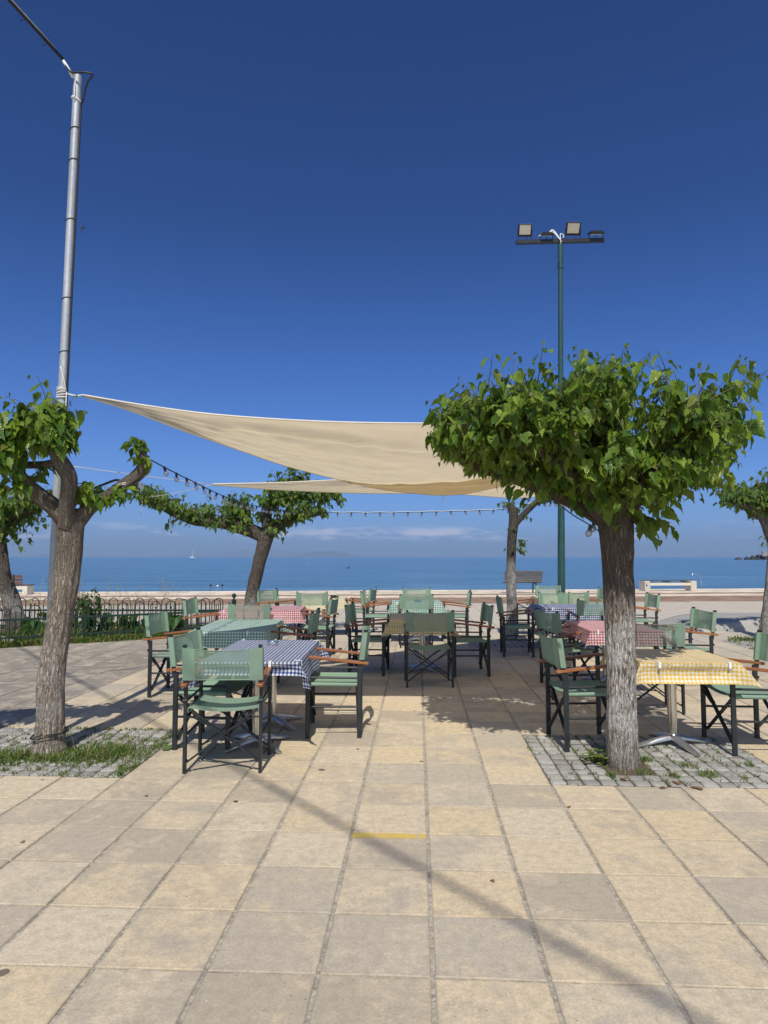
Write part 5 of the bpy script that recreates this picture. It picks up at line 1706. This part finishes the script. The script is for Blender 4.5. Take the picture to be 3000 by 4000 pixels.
m.tube(catmull([pz + V(.045, -.03, 0), pz + V(.035, -.05, .1), pz + V(.0, -.05, .22)], 4), .0055, 5)
m.tube(catmull([pz + V(.05, -.03, 0), pz + V(.053, -.04, -.1), pz + V(.05, -.04, -.2)], 4), .0055, 5)
tag(m.build('rope', M['rope'], None, True), 'white rope knotted round the steel pole holding the large sail corner', 'rope')
rope('rope', [(-2.66, 5.64, 2.27), (-2.3, 6.2, 2.262), (-1.865, 7.2, 2.285)], 'thin white rope from the steel pole to the left corner of the smaller sail', .0035)
rope('rope', [(-1.865, 7.2, 2.285), (-3.2, 10.0, 2.45), (-4.55, 12.68, 2.63)], 'thin white rope from the smaller sail to the long flat limb', .004)
rope('cord', [(-4.595, 12.6, 2.60), (-4.59, 12.6, 2.45), (-4.622, 12.6, 2.26)], 'white cord end dangling from the tip of the long flat limb', .006)
rope('cord', [(.815, 9.1, 2.345), (.825, 9.08, 2.31), (.80, 9.09, 2.27), (.787, 9.1, 2.24)], 'white cord end dangling from the rear edge of the large sail', .005)
rope('rope', [(2.629, 11, 2.504), (2.75, 11.6, 2.51), (2.86, 12.15, 2.52)], 'white rope from the right sail corner to the limb of the slim pale tree', .006)
rope('rope', [(1.80, 5.15, 2.60), (1.72, 5.05, 2.5), (1.60, 4.95, 2.4)], 'white rope tying the large sail to a limb of the big right tree', .006)
rope('rope', [(3.0, 8.6, 2.78), (3.3, 9.4, 2.8), (4.0, 14.9, 3.0)], 'white rope from the large sail to the green floodlight post', .006)
m = MB()
for c, r in (((-1.962, 5.30, 2.345), .045), ((-2.09, 5.315, 2.07), .047)):
    for q in range(2): m.tube([V(c[0] + r * math.cos(a), c[1] + r * math.sin(a), c[2] + .012 * q + .012 * math.cos(a)) for a in np.linspace(0, 6.283, 15)], .004, 5, False)
tag(m.build('rope', M['rope'], None, True), 'white rope turns tied round the right limb of the left front tree', 'rope')

# ------------------------------------------------------------------ string lights
def string_light(pts, n, label, sag=.0, r=.0055, f0=.03, f1=.97, white=False, bs=1.0):
    crv = catmull(pts, 12)
    org = crv[0].copy()
    root = empty('string_light', org, 0, label, 'string light', 'strings of clear bulbs')
    m = MB(); m.tube([p - org for p in crv], r, 6); m.build('wire', M['cable'], root, True)
    if white:
        m = MB(); m.tube([p - org + V(0, 0, .012 + .006 * math.sin(i * 1.3)) for i, p in enumerate(crv)], r * .95, 5); m.build('white_rope', M['rope'], root, True)
    L = [0.0]
    for a, b in zip(crv[:-1], crv[1:]): L.append(L[-1] + (b - a).length)
    rg_ = random.Random(n)
    sock = glass = None
    for q in range(n):
        s = L[-1] * (f0 + (f1 - f0) * (q + .5) / n)
        k = max(i for i in range(len(L)) if L[i] <= s); k = min(k, len(crv) - 2)
        p = crv[k].lerp(crv[k + 1], (s - L[k]) / max(1e-6, L[k + 1] - L[k])) - org
        if sock is None:
            a = MB(); a.cyl((0, 0, .006), (0, 0, -.030), .0125 * bs, 8); a.cyl((0, 0, -.030), (0, 0, -.038), .009 * bs, 8); sock = a.mesh('socket', M['capblack'], True, 50)
            b = MB(); b.ball((0, 0, -.058), .0225 * bs, 12, (1, 1, 1.1)); b.tube([(-.004, 0, -.040), (-.006, 0, -.060), (.006, 0, -.060), (.004, 0, -.040)], .0012, 4)
            glass = b.mesh('bulb', M['glass'], True)
        so = link_mesh('socket', sock, root, p); so.rotation_euler = (rg_.uniform(-.3, .3), rg_.uniform(-.35, .35), rg_.uniform(0, 6))
        gb = link_mesh('bulb', glass, so)
string_light([(-1.90, 5.3, 2.29), (-1.875, 6.2, 2.245), (-1.90, 8.4, 2.215), (-1.80, 10.5, 2.26), (-1.62, 12.5, 2.36)], 22, 'string of clear bulbs from the left front tree to the leaning dark trunk tree', bs=.98)
string_light([(-1.127, 12.55, 2.335), (0.0, 12.5, 2.327), (1.195, 12.4, 2.344), (2.30, 12.28, 2.385), (2.796, 12.2, 2.50)], 14, 'string of clear bulbs on a white rope between the two rear trees under the sails', white=True, bs=1.1)
string_light([(2.85, 12.1, 2.49), (2.65, 10.0, 2.33), (2.15, 7.5, 2.10), (1.62, 5.4, 2.03), (1.40, 4.80, 1.90)], 12, 'string of clear bulbs between the slim pale tree and the big right tree', bs=1.15)
string_light([(1.21, 4.80, 1.92), (1.36, 4.78, 1.80), (1.46, 4.76, 1.735), (1.585, 4.80, 1.66)], 1, 'black wire with a clear bulb slanting down to the left side of the big trunk', r=.0045, f0=.5, f1=.95, bs=1.1)
string_light([(1.44, 4.80, 1.86), (1.47, 4.78, 1.80), (1.53, 4.78, 1.745)], 1, 'short black wire with a clear bulb touching the left side of the big trunk', r=.0045, f0=.75, f1=.98, bs=1.1)
m = MB(); m.tube([V(-1.96, 5.32, 2.16), V(-1.99, 5.3, 2.0), V(-2.03, 5.3, 1.92)], .0045, 5)
m.cyl((-1.985, 5.28, 2.075), (-1.965, 5.28, 2.07), .013, 8)
o = m.build('wire_end', M['cable'], None, True); tag(o, 'wire end with one clear bulb hanging on the right limb of the left front tree', 'string light')
b = MB(); b.ball((-1.937, 5.28, 2.065), .026, 12); b.build('bulb', M['glass'], o, True)

# ------------------------------------------------------------------ railings round the planted corner
def fence(A, B, label, hp=.27, H=.67, post_end=False):
    A, B = Vector(A), Vector(B)
    d = B - A; L = d.length; u = d / L
    ang = math.atan2(u.y, u.x)
    root = empty('iron_fence', A, ang, label, 'fence', 'low dark green hooped railings')
    for z, hgt in ((.44, .036), (.14, .036)):
        m = MB(); m.bbox((L / 2, 0, z), (L, .012, hgt), .002); m.build('rail', M['fence'], root)
    n = int(L / hp)
    r = .085
    hm = MB()
    pts = [V(-r, 0, .03), V(-r, 0, H - r)] + [V(-r * math.cos(a), 0, H - r + r * math.sin(a)) for a in np.linspace(.25, 2.89, 9)] + [V(r, 0, H - r), V(r, 0, .03)]
    hm.tube(pts, .0095, 6); hoop = hm.mesh('hoop', M['fence'], True, 60)
    pm = MB(); pm.cyl((0, 0, .03), (0, 0, .545), .008, 6); pm.ball((0, 0, .56), .017, 8); pick = pm.mesh('picket', M['fence'], True, 50)
    for k in range(n):
        x = hp * (k + .5) + .02
        link_mesh('hoop', hoop, root, (x, .012, 0)); link_mesh('picket', pick, root, (x, .012, 0))
    if post_end:
        m = MB(); m.bbox((L + .02, 0, .33), (.075, .075, .66), .006); m.build('post', M['fence'], root)
        m = MB(); m.cyl((L + .02, 0, .66), (L + .02, 0, .70), .018, 10); m.ball((L + .02, 0, .735), .046, 14); m.build('ball_finial', M['fence'], root, True, 60)
    for x in (0.0, L * .5):
        m = MB(); m.bbox((x, 0, .24), (.04, .04, .48), .004); m.build('post', M['fence'], root)
fence((-7.6, 10.55, 0), (-2.98, 13.22, 0), 'near run of the dark green hooped railings, ending at the ball topped post', .285, .67, True)
fence((-9.2, 13.35, 0), (-3.03, 13.30, 0), 'far run of the dark green hooped railings behind the planted corner', .262, .68)
m = MB()
m.add([(-7.7, 10.45, .003), (-2.95, 13.18, .003), (-3.0, 13.4, .003), (-9.3, 13.45, .003), (-9.3, 11.2, .003)], [(0, 1, 2, 3, 4)])
tag(m.build('flower_bed_soil', M['soil']), 'soil of the planted corner inside the railings', None, None, 'structure')
rg = random.Random(77)
g = MB()
def inbed():
    while True:
        x = rg.uniform(-8.6, -3.1); f = (x + 7.6) / 4.62
        y0 = 10.5 + max(0, f) * 2.67 if x > -7.6 else 10.9
        y = rg.uniform(y0, 13.3)
        return x, y, y0
for _ in range(1500):
    x, y, y0 = inbed()
    blades(g, x, y, 0, 4, rg.choice([.10, .16, .28]), .06, rg, .7, .012)
for _ in range(900):      # fringe along the near railing
    x = rg.uniform(-7.9, -3.1); y0 = 10.5 + (x + 7.6) / 4.62 * 2.67
    blades(g, x, y0 + rg.gauss(-.05, .07), 0, 5, .13, .06, rg, .9, .013)
tag(g.build('grass', M['grass']), 'rough green grass filling the planted corner inside the railings', 'grass', None, 'stuff')
g = MB()
for _ in range(46):
    x, y, y0 = inbed(); x = rg.uniform(-6.6, -4.0); y = rg.uniform(max(12.0, 10.6 + (x + 7.6) * .58), 13.2)
    h = rg.uniform(.7, 1.2); d = rg.uniform(0, 6.28); l = rg.uniform(.05, .25)
    tip = V(x + l * math.cos(d), y + l * math.sin(d) * .3, h)
    c = catmull([V(x, y, 0), V(x + l * .2 * math.cos(d), y, h * .6), tip], 4)
    g.tube(c, .0022, 3)
    for q in range(8):
        p = c[-1].lerp(c[-4], rg.random()); e = p + V(rg.uniform(-.05, .05), rg.uniform(-.03, .03), rg.uniform(-.06, -.01))
        g.tube([p, e], [.001, .0035], 3)
tag(g.build('dry_grass', M['grass_dry']), 'tall dry oat grass standing above the far railings', 'grass', None, 'stuff')
def lily(x, y, n, hgt, size, flowers, label):
    r = empty('calla_lily', (x, y, 0), 0, label, 'plant', 'broad leaved lilies inside the railings')
    st = MB(); rg_ = random.Random(int(abs(x * 100)))
    for k in range(n):
        a = k * 2.4 + rg_.uniform(-.3, .3); h = hgt * rg_.uniform(.45, 1.05); rr = rg_.uniform(.04, .16)
        top = V(rr * math.cos(a), rr * math.sin(a), h)
        st.tube(catmull([V(0, 0, 0), V(rr * .4 * math.cos(a), rr * .4 * math.sin(a), h * .6), top], 3), .006, 5)
        vs, fs, uv = LEAF_S[k % 4]
        o = link_mesh('leaf', lily_mes[k % 4], r)
        mm, _ = leaf_matrix(top, size * rg_.uniform(.7, 1.15), V(math.cos(a), math.sin(a), 0), rg_, .5)
        mm.translation = top; o.matrix_local = mm
    for k in range(flowers):
        a = 4.2 + k; h = hgt * (1.45 + .2 * k); top = V(.05 * math.cos(a), .05 * math.sin(a), h)
        st.tube([V(0, 0, 0), top], .006, 5)
        f = MB(); f.lathe(top, [(.004, -.02), (.012, .0), (.022, .04), (.042, .075), (.05, .085)], 10); f.build('flower', M['petal'], r, True)
    st.build('stem', M['lily'], r, True)
lily_mes = [arr_mesh('leaf', vs, fs, uv, M['lily']) for vs, fs, uv in LEAF_S]
LY = [(-4.0, 12.85, 9, .40, .24, 1, 'broad leaved lily with one cream flower, the rightmost in the railings'),
      (-4.75, 12.75, 11, .42, .26, 1, 'broad leaved lily with cream flower near the middle of the near railing'),
      (-4.4, 12.95, 9, .38, .25, 0, 'broad leaved lily without flower between the two flowering ones'),
      (-6.45, 12.35, 10, .45, .26, 1, 'broad leaved lily with cream flower right of the forked trunk at the left edge'),
      (-6.05, 12.6, 9, .50, .24, 0, 'broad leaved lily just left of the leaning left front trunk'),
      (-5.2, 12.9, 9, .40, .25, 0, 'broad leaved lily seen just right of the left front trunk'),
      (-7.4, 12.2, 9, .45, .25, 0, 'broad leaved lily left of the forked trunk at the left edge')]
for a in LY: lily(*a)
# shrub behind the left front trunk
sh = empty('green_shrub', (-5.45, 12.4, 0), 0, 'small dark green shrub showing right behind the left front trunk', 'shrub')
lv, tw = [], MB(); rg = random.Random(8)
for _ in range(34): shoot(lv, tw, (-5.45, 12.4, .05), (-5.45 + rg.gauss(0, .13), 12.4 + rg.gauss(0, .1), rg.uniform(.35, .93)), .085, rg, .05, .35, .05)
tag(tw.build('twig', M['twig'], sh, True), None, None, None, 'stuff').location = -Vector(sh.location)
build_leaves(sh, lv, M['lily'], 0, True, 'foliage')
for k, (x, y, r, lab) in enumerate(((-6.55, 11.75, .09, 'small pale stone at the foot of the forked trunk inside the railings'), (-6.80, 11.85, .13, 'large pale stone left of the forked trunk inside the railings'), (-6.0, 11.95, .10, 'pale stone in the grass right of the forked trunk inside the railings'))):
    m = MB(); m.ball((0, 0, 0), r, 10, (1.2, .9, .6))
    m.v = [tuple(Vector(p) * (1 + .25 * mn.noise(Vector(p) * 9 + V(k, 0, 0)))) for p in m.v]
    o = m.build('stone', M['concrete'], None, True); o.location = (x, y, r * .3)
    tag(o, lab, 'stone')

# ------------------------------------------------------------------ benches and shower by the quay
def slat(w, p, q, th, hh, mat, parent, up=(0, 0, 1)):
    m = MB(); m.bar(p, q, th, hh, up, .004); return m.build('slat', mat, parent)
b1 = empty('park_bench', (-15.25, 26.4, 0), R(4), 'white concrete bench with brown slatted seat and backrest at the left edge', 'bench')
m = MB(); m.bbox((1.08, .22, .17), (.18, .62, .34), .01); m.build('end_block', M['concrete'], b1)
m = MB(); m.bbox((-1.08, .22, .17), (.18, .62, .34), .01); m.build('end_block', M['concrete'], b1)
m = MB(); m.bbox((0, -.06, .275), (1.98, .06, .13), .008); m.build('beam', M['concrete'], b1)
m = MB(); m.bbox((0, .5, .275), (1.98, .06, .13), .008); m.build('beam', M['concrete'], b1)
m = MB(); m.bbox((0, -.06, .02), (1.98, .06, .04), .004); m.build('beam', M['concrete'], b1)
for k in range(4): slat(0, (-1.2, .06 + k * .12, .385), (1.22, .06 + k * .12, .385), .09, .03, M['bench_brown'], b1)
for k in range(3): slat(0, (-.85, .02 - k * .02, .475 + k * .125), (.93, .02 - k * .02, .475 + k * .125), .03, .095, M['bench_brown'], b1)
for x in (-.6, .62):
    m = MB(); m.bar((x, -.005, .36), (x, -.05, .80), .05, .03, (0, 1, 0)); m.bar((x, -.02, .36), (x, .5, .36), .05, .02, (0, 0, 1)); m.build('bracket', M['iron'], b1)
b2 = empty('park_bench', (5.72, 27.5, 0), R(6), 'weathered grey slatted bench with iron legs behind the slim pale trunk', 'bench')
for k in range(5): slat(0, (-.80, -.02 - k * .022, .50 + k * .096), (.80, -.02 - k * .022, .50 + k * .096), .03, .084, M['bench_grey'], b2)
for k in range(4): slat(0, (-.82, .08 + k * .11, .44), (.82, .08 + k * .11, .44), .09, .03, M['bench_grey'], b2)
for x in (-.55, .55):
    m = MB(); m.bar((x, .0, .40), (x, -.09, .93), .04, .03, (0, 1, 0)); m.bar((x, 0, .0), (x, .02, .42), .04, .05, (0, 1, 0)); m.bar((x, .42, 0), (x, .40, .42), .04, .05, (0, 1, 0)); m.bar((x, -.02, .41), (x, .46, .41), .04, .03)
    m.build('iron_leg', M['iron'], b2)
b3 = empty('concrete_bench', (12.55, 29.35, 0), R(5.5), 'backless pale concrete bench frame with blue mark at the quay edge on the right', 'bench')
m = MB(); m.bbox((-1.06, .2, .22), (.26, .55, .44), .012); m.build('end_block', M['concrete'], b3)
m = MB(); m.bbox((1.06, .2, .22), (.26, .55, .44), .012); m.build('end_block', M['concrete'], b3)
m = MB(); m.bbox((0, -.03, .30), (1.86, .06, .11), .006); m.build('beam', M['concrete'], b3)
m = MB(); m.bbox((0, .43, .30), (1.86, .06, .11), .006); m.build('beam', M['concrete'], b3)
slat(0, (-1.18, .38, .455), (1.18, .38, .455), .10, .03, M['bench_grey'], b3)
slat(0, (-1.18, .26, .455), (1.18, .26, .455), .10, .03, M['bench_grey'], b3)
for x in (-.8, -.15, .05, .7):
    m = MB(); m.bar((x, .05, .40), (x, .42, .43), .05, .03); m.build('bracket', M['iron'], b3)
m = MB(); m.box((-1.10, -.0765, .25), (.10, .003, .035), Matrix.Rotation(.2, 3, 'Y')); m.box((-1.12, -.0765, .27), (.03, .0032, .13)); m.build('blue_mark', M['bluebox'], b3)
sw = empty('beach_shower', (15.6, 33, -1.25), 0, 'thin curved chrome beach shower standing beyond the quay edge', 'shower')
m = MB(); m.tube(catmull([(.05, 0, 0), (.04, 0, 1.3), (.02, 0, 1.65), (-.06, 0, 1.80), (-.2, 0, 1.87), (-.36, 0, 1.91)], 6), [.022] * 31, 8); m.build('pipe', M['chrome'], sw, True)
m = MB(); m.lathe((-.38, 0, 1.80), [(.045, 0), (.05, .02), (.03, .06), (.015, .10)], 12); m.ball((-.36, 0, 1.915), .032, 10); m.build('shower_head', M['chrome'], sw, True)

# ------------------------------------------------------------------ on and beyond the water
SEA = -1.25
yt = empty('sailing_boat', (-471, 1640, SEA), R(8), 'distant white sailing boat with bare mast', 'sailing boat')
m = MB(); P, F = [], []
secs = [(-6, 1.3, 1.1), (-4, 1.8, 1.1), (0, 2.0, 1.15), (3, 1.5, 1.3), (5, .7, 1.45), (6.2, .05, 1.55)]
for x, w, h in secs: P += [(x, -w, h), (x * .97, -w * .7, -.3), (x * .97, w * .7, -.3), (x, w, h)]
for i in range(5):
    for k in range(4): F.append((i * 4 + k, i * 4 + (k + 1) % 4, i * 4 + 4 + (k + 1) % 4, i * 4 + 4 + k))
F += [(0, 3, 2, 1), (20, 21, 22, 23)]
m.add(P, F); m.build('hull', M['boat'], yt)
m = MB(); m.bbox((-.5, 0, 1.6), (5.5, 2.2, .9), .25); m.bbox((-3.8, 0, 1.5), (2.2, 2.4, 1.6), .2); m.build('cabin', M['boat'], yt)
m = MB(); m.cyl((.6, 0, 1.5), (.6, 0, 18.5), .42, 8, .3); m.bar((.6, -1.4, 10.5), (.6, 1.4, 10.5), .12, .12); m.build('mast', M['boat'], yt)
m = MB(); m.cyl((.4, 0, 3.0), (-4.6, 0, 3.1), .28, 8); m.build('boom', M['boat'], yt)

def swimmer(x, y, rz, label):
    r = empty('swimmer', (x, y, SEA), rz, label, 'person', 'two swimmers off the quay')
    m = MB()
    m.tube(catmull([V(-.21, 0, -.16), V(-.17, 0, -.06), V(-.07, 0, -.02), V(-.055, .0, .04), V(-.075, .01, .12), V(-.07, .02, .2), V(-.02, .02, .25)], 2) , [.08, .085, .09, .08, .075, .06, .055, .055, .06, .07, .07, .06, .03], 8)
    b = MB()
    b.lathe((0, 0, 0), [(.20, -.25), (.21, -.12), (.16, -.045), (.075, -.01), (.058, .03), (.062, .06), (.078, .10), (.085, .15), (.082, .20), (.06, .245), (.02, .262)], 14)
    b.v = [(p[0] * (1.15 if p[2] < 0 else .88), p[1] * (.75 if p[2] < 0 else 1.08), p[2]) for p in b.v]
    b.add([(-.012, -.086, .13), (.012, -.086, .13), (.016, -.112, .122), (-.016, -.112, .122), (0, -.09, .165)], [(0, 1, 2, 3), (3, 2, 4), (0, 3, 4), (2, 1, 4)])
    b.build('body', M['skin'], r, True)
    h = MB(); h.lathe((0, .010, 0), [(.088, .10), (.094, .15), (.09, .21), (.066, .255), (.02, .272)], 14); h.build('hair', M['hair'], r, True)
swimmer(-15.8, 61, 2.6, 'dark haired swimmer in the sea, the left one of two')
swimmer(-14.75, 61, -2.2, 'dark haired swimmer in the sea, the right one of two')
m = MB(); m.ball((0, 0, .08), .10, 12); o = m.build('float', M['boat'], None, True); o.location = (-15.17, 61, SEA)
tag(o, 'small white float between the two swimmers', 'float')
by = empty('buoy', (-8.7, 163, SEA), 0, 'small dark buoy floating alone in the middle of the bay', 'buoy')
m = MB(); m.lathe((0, 0, 0), [(.16, -.2), (.24, 0), (.20, .18), (.08, .26), (.05, .4)], 14); m.build('float_body', M['capblack'], by, True)
m = MB(); m.bbox((.35, 0, .02), (.3, .2, .2), .05); m.build('side_float', M['capblack'], by)
def bird(loc, rz, roll, s, mat, mat2, label):
    r = empty('bird', loc, rz, label, 'bird'); r.scale = (s, s, s); r.rotation_euler = (roll, 0, rz)
    m = MB(); m.tube(catmull([V(-.26, 0, .0), V(-.14, 0, .01), V(0, 0, .015), V(.13, 0, .02), (.21, 0, .03), (.26, 0, .02)], 2), [.015, .025, .04, .05, .055, .055, .05, .045, .038, .025, .005], 8); m.build('body', mat2, r, True)
    for sd in (-1, 1):
        P = [(.08, sd * .03, .03), (-.07, sd * .03, .025), (.10, sd * .28, .10), (-.04, sd * .28, .09), (.02, sd * .50, .08), (-.05, sd * .46, .075), (-.06, sd * .62, .05)]
        Q = [(a, b, c - .012) for a, b, c in P]
        m = MB(); m.add(P + Q, [(0, 1, 3, 2), (2, 3, 5, 4), (4, 5, 6), (7, 9, 10, 8), (9, 11, 12, 10), (11, 13, 12), (0, 2, 9, 7), (2, 4, 11, 9), (4, 6, 13, 11), (6, 5, 12, 13), (5, 3, 10, 12), (3, 1, 8, 10)])
        m.build('wing', mat, r)
    m = MB(); m.add([(-.24, .02, .01), (-.24, -.02, .01), (-.36, -.05, .0), (-.36, .05, .0), (-.3, 0, .014)], [(0, 1, 4), (1, 2, 4), (2, 3, 4), (3, 0, 4), (0, 3, 2, 1)]); m.build('tail', mat, r)
bird((-11.4, 100, .55), R(15), .25, .9, M['bird_d'], M['bird_w'], 'grey gull gliding low over the bay')
bird((-28.0, 60, 32.0), R(-20), 1.2, 1.1, M['bird_d'], M['bird_d'], 'black bird high in the sky just right of the steel pole')

hl = empty('rocky_headland', (352, 638, SEA), R(-25), 'dark rocky spit with a small stone hut at the right edge', 'headland')
rg = random.Random(12)
for k, (x, w, h) in enumerate(((-11, 6.5, 2.3), (-4.2, 5.0, 3.2), (0.8, 5.5, 3.8), (6, 8, 4.8), (14, 14, 4.4), (28, 24, 5.2), (55, 40, 7.0), (9, 22, 1.0))):
    m = MB(); m.ball((0, 0, 0), 1, 18, (w / 2 * 1.15, 8 if k < 4 else 16, h))
    m.v = [tuple(Vector(p) * (1 + .35 * mn.noise(V(p[0] * .4, p[1] * .2, p[2] * .6 + k * 5))) ) for p in m.v]
    o = m.build('rock', M['rock'], hl); o.location = (x, 0, -.2)
m = MB(); m.bbox((11.5, -9, 5.4), (7.5, 8, 4.6), .1); m.build('hut_wall', M['hut'], hl)
m = MB(); m.bbox((11.5, -9, 7.85), (8.0, 8.6, .4), .08); m.build('hut_roof', M['concrete'], hl)
m = MB(); m.bbox((22, -8, 4.9), (13, 7, 3.6), .1); m.build('hut_wall', M['hut'], hl)
m = MB(); m.bbox((19, -12, 6.9), (8, .6, .8), .08); m.build('parapet', M['boat'], hl)
m = MB(); m.bbox((12.5, -13.1, 4.4), (1.1, .3, 2.2), .05); m.build('door', M['iron'], hl)

def island(name, x0, x1, y, hmax, label, seed, prof):
    m = MB(); nx, ny = 70, 6
    P, F = [], []
    for j in range(ny + 1):
        for i in range(nx + 1):
            f = i / nx
            h = np.interp(f, [p[0] for p in prof], [p[1] for p in prof]) * hmax
            h *= 1 + .35 * mn.noise(V(f * 9, seed, 0)) + .15 * mn.noise(V(f * 28, seed, j * .3))
            g_ = math.sin(math.pi * j / ny * .5)
            P.append((x0 + (x1 - x0) * f + 400 * mn.noise(V(f * 12, j * .7, seed)), y + (j / ny) * 1500, max(-20, h * g_ - 15 + 12 * g_) + SEA))
    W = nx + 1
    for j in range(ny):
        for i in range(nx): F.append((j * W + i, j * W + i + 1, (j + 1) * W + i + 1, (j + 1) * W + i))
    m.add(P, F)
    return tag(m.build('distant_hills', M['hill'], None, True), label, None, None, 'structure')
island('i', -2900, -700, 17000, 175, 'hazy rocky island on the horizon in the middle', 3, [(0, 0), (.12, .15), (.3, .35), (.45, .75), (.6, 1), (.75, .8), (.9, .45), (1, 0)])
island('i', -10600, -8700, 18000, 75, 'hazy low island on the horizon at the left', 5, [(0, 0), (.2, .5), (.5, 1), (.8, .7), (1, 0)])
island('i', -9000, -1500, 26000, 330, 'very faint mountain range behind the haze', 9, [(0, 0), (.15, .35), (.35, .8), (.55, .9), (.8, .6), (1, 0)])

# sea air: far islands fade into it
hz = bpy.data.materials.new('sea_air'); hz.use_nodes = True
hz.node_tree.nodes.clear()
_o = hz.node_tree.nodes.new('ShaderNodeOutputMaterial'); _v = hz.node_tree.nodes.new('ShaderNodeVolumePrincipled')
_v.inputs['Color'].default_value = (.50, .71, 1, 1); _v.inputs['Density'].default_value = 1e-4
hz.node_tree.links.new(_v.outputs[0], _o.inputs['Volume'])
m = MB(); m.box((0, 14950, 248.5), (54400, 30100, 503))
tag(m.build('haze', hz), 'pale blue sea haze', None, None, 'stuff')

# ------------------------------------------------------------------ small litter
def flat_leaf(x, y, s, rz, mat, label, grp=None, z=.006):
    vs, fs, uv = LEAF[random.randrange(9)]
    o = link_mesh('fallen_leaf', arr_mesh('fallen_leaf', vs * np.array([1, 1, .18]), fs, uv, mat))
    o.location = (x, y, z + .02 * s); o.scale = (s, s, s); o.rotation_euler = (.1, .05, rz)
    return tag(o, label, 'leaf', grp)
flat_leaf(-1.72, 5.30, .15, -1.2, M['greenleaf'], 'large faded green leaf lying at the right edge of the left sett bed')
for x, y, s, rz, lab in ((1.95, 4.50, .06, .5, 'dry brown leaf on the edge row of setts below the big trunk'),
                         (1.83, 4.44, .05, 2, 'curled dry brown leaf on the slab just in front of the right sett bed'),
                         (2.05, 4.40, .075, 1, 'largest dry brown leaf on the slab in front of the right sett bed'),
                         (1.62, 4.62, .06, 3, 'dry brown leaf on the setts at the left foot of the big trunk')):
    flat_leaf(x, y, s, rz, M['deadleaf'], lab, None, .006)
for k, (x, y) in enumerate(((-1.9, 3.6), (-.9, 4.2), (.5, 3.2), (1.1, 4.1), (-.2, 5.3), (.3, 6.6), (-1.5, 4.3))):
    flat_leaf(x, y, .028, k * 1.7, M['deadleaf'], 'tiny dry brown leaf scrap lying on the open slabs', 'leaf scraps on the slabs', .003)
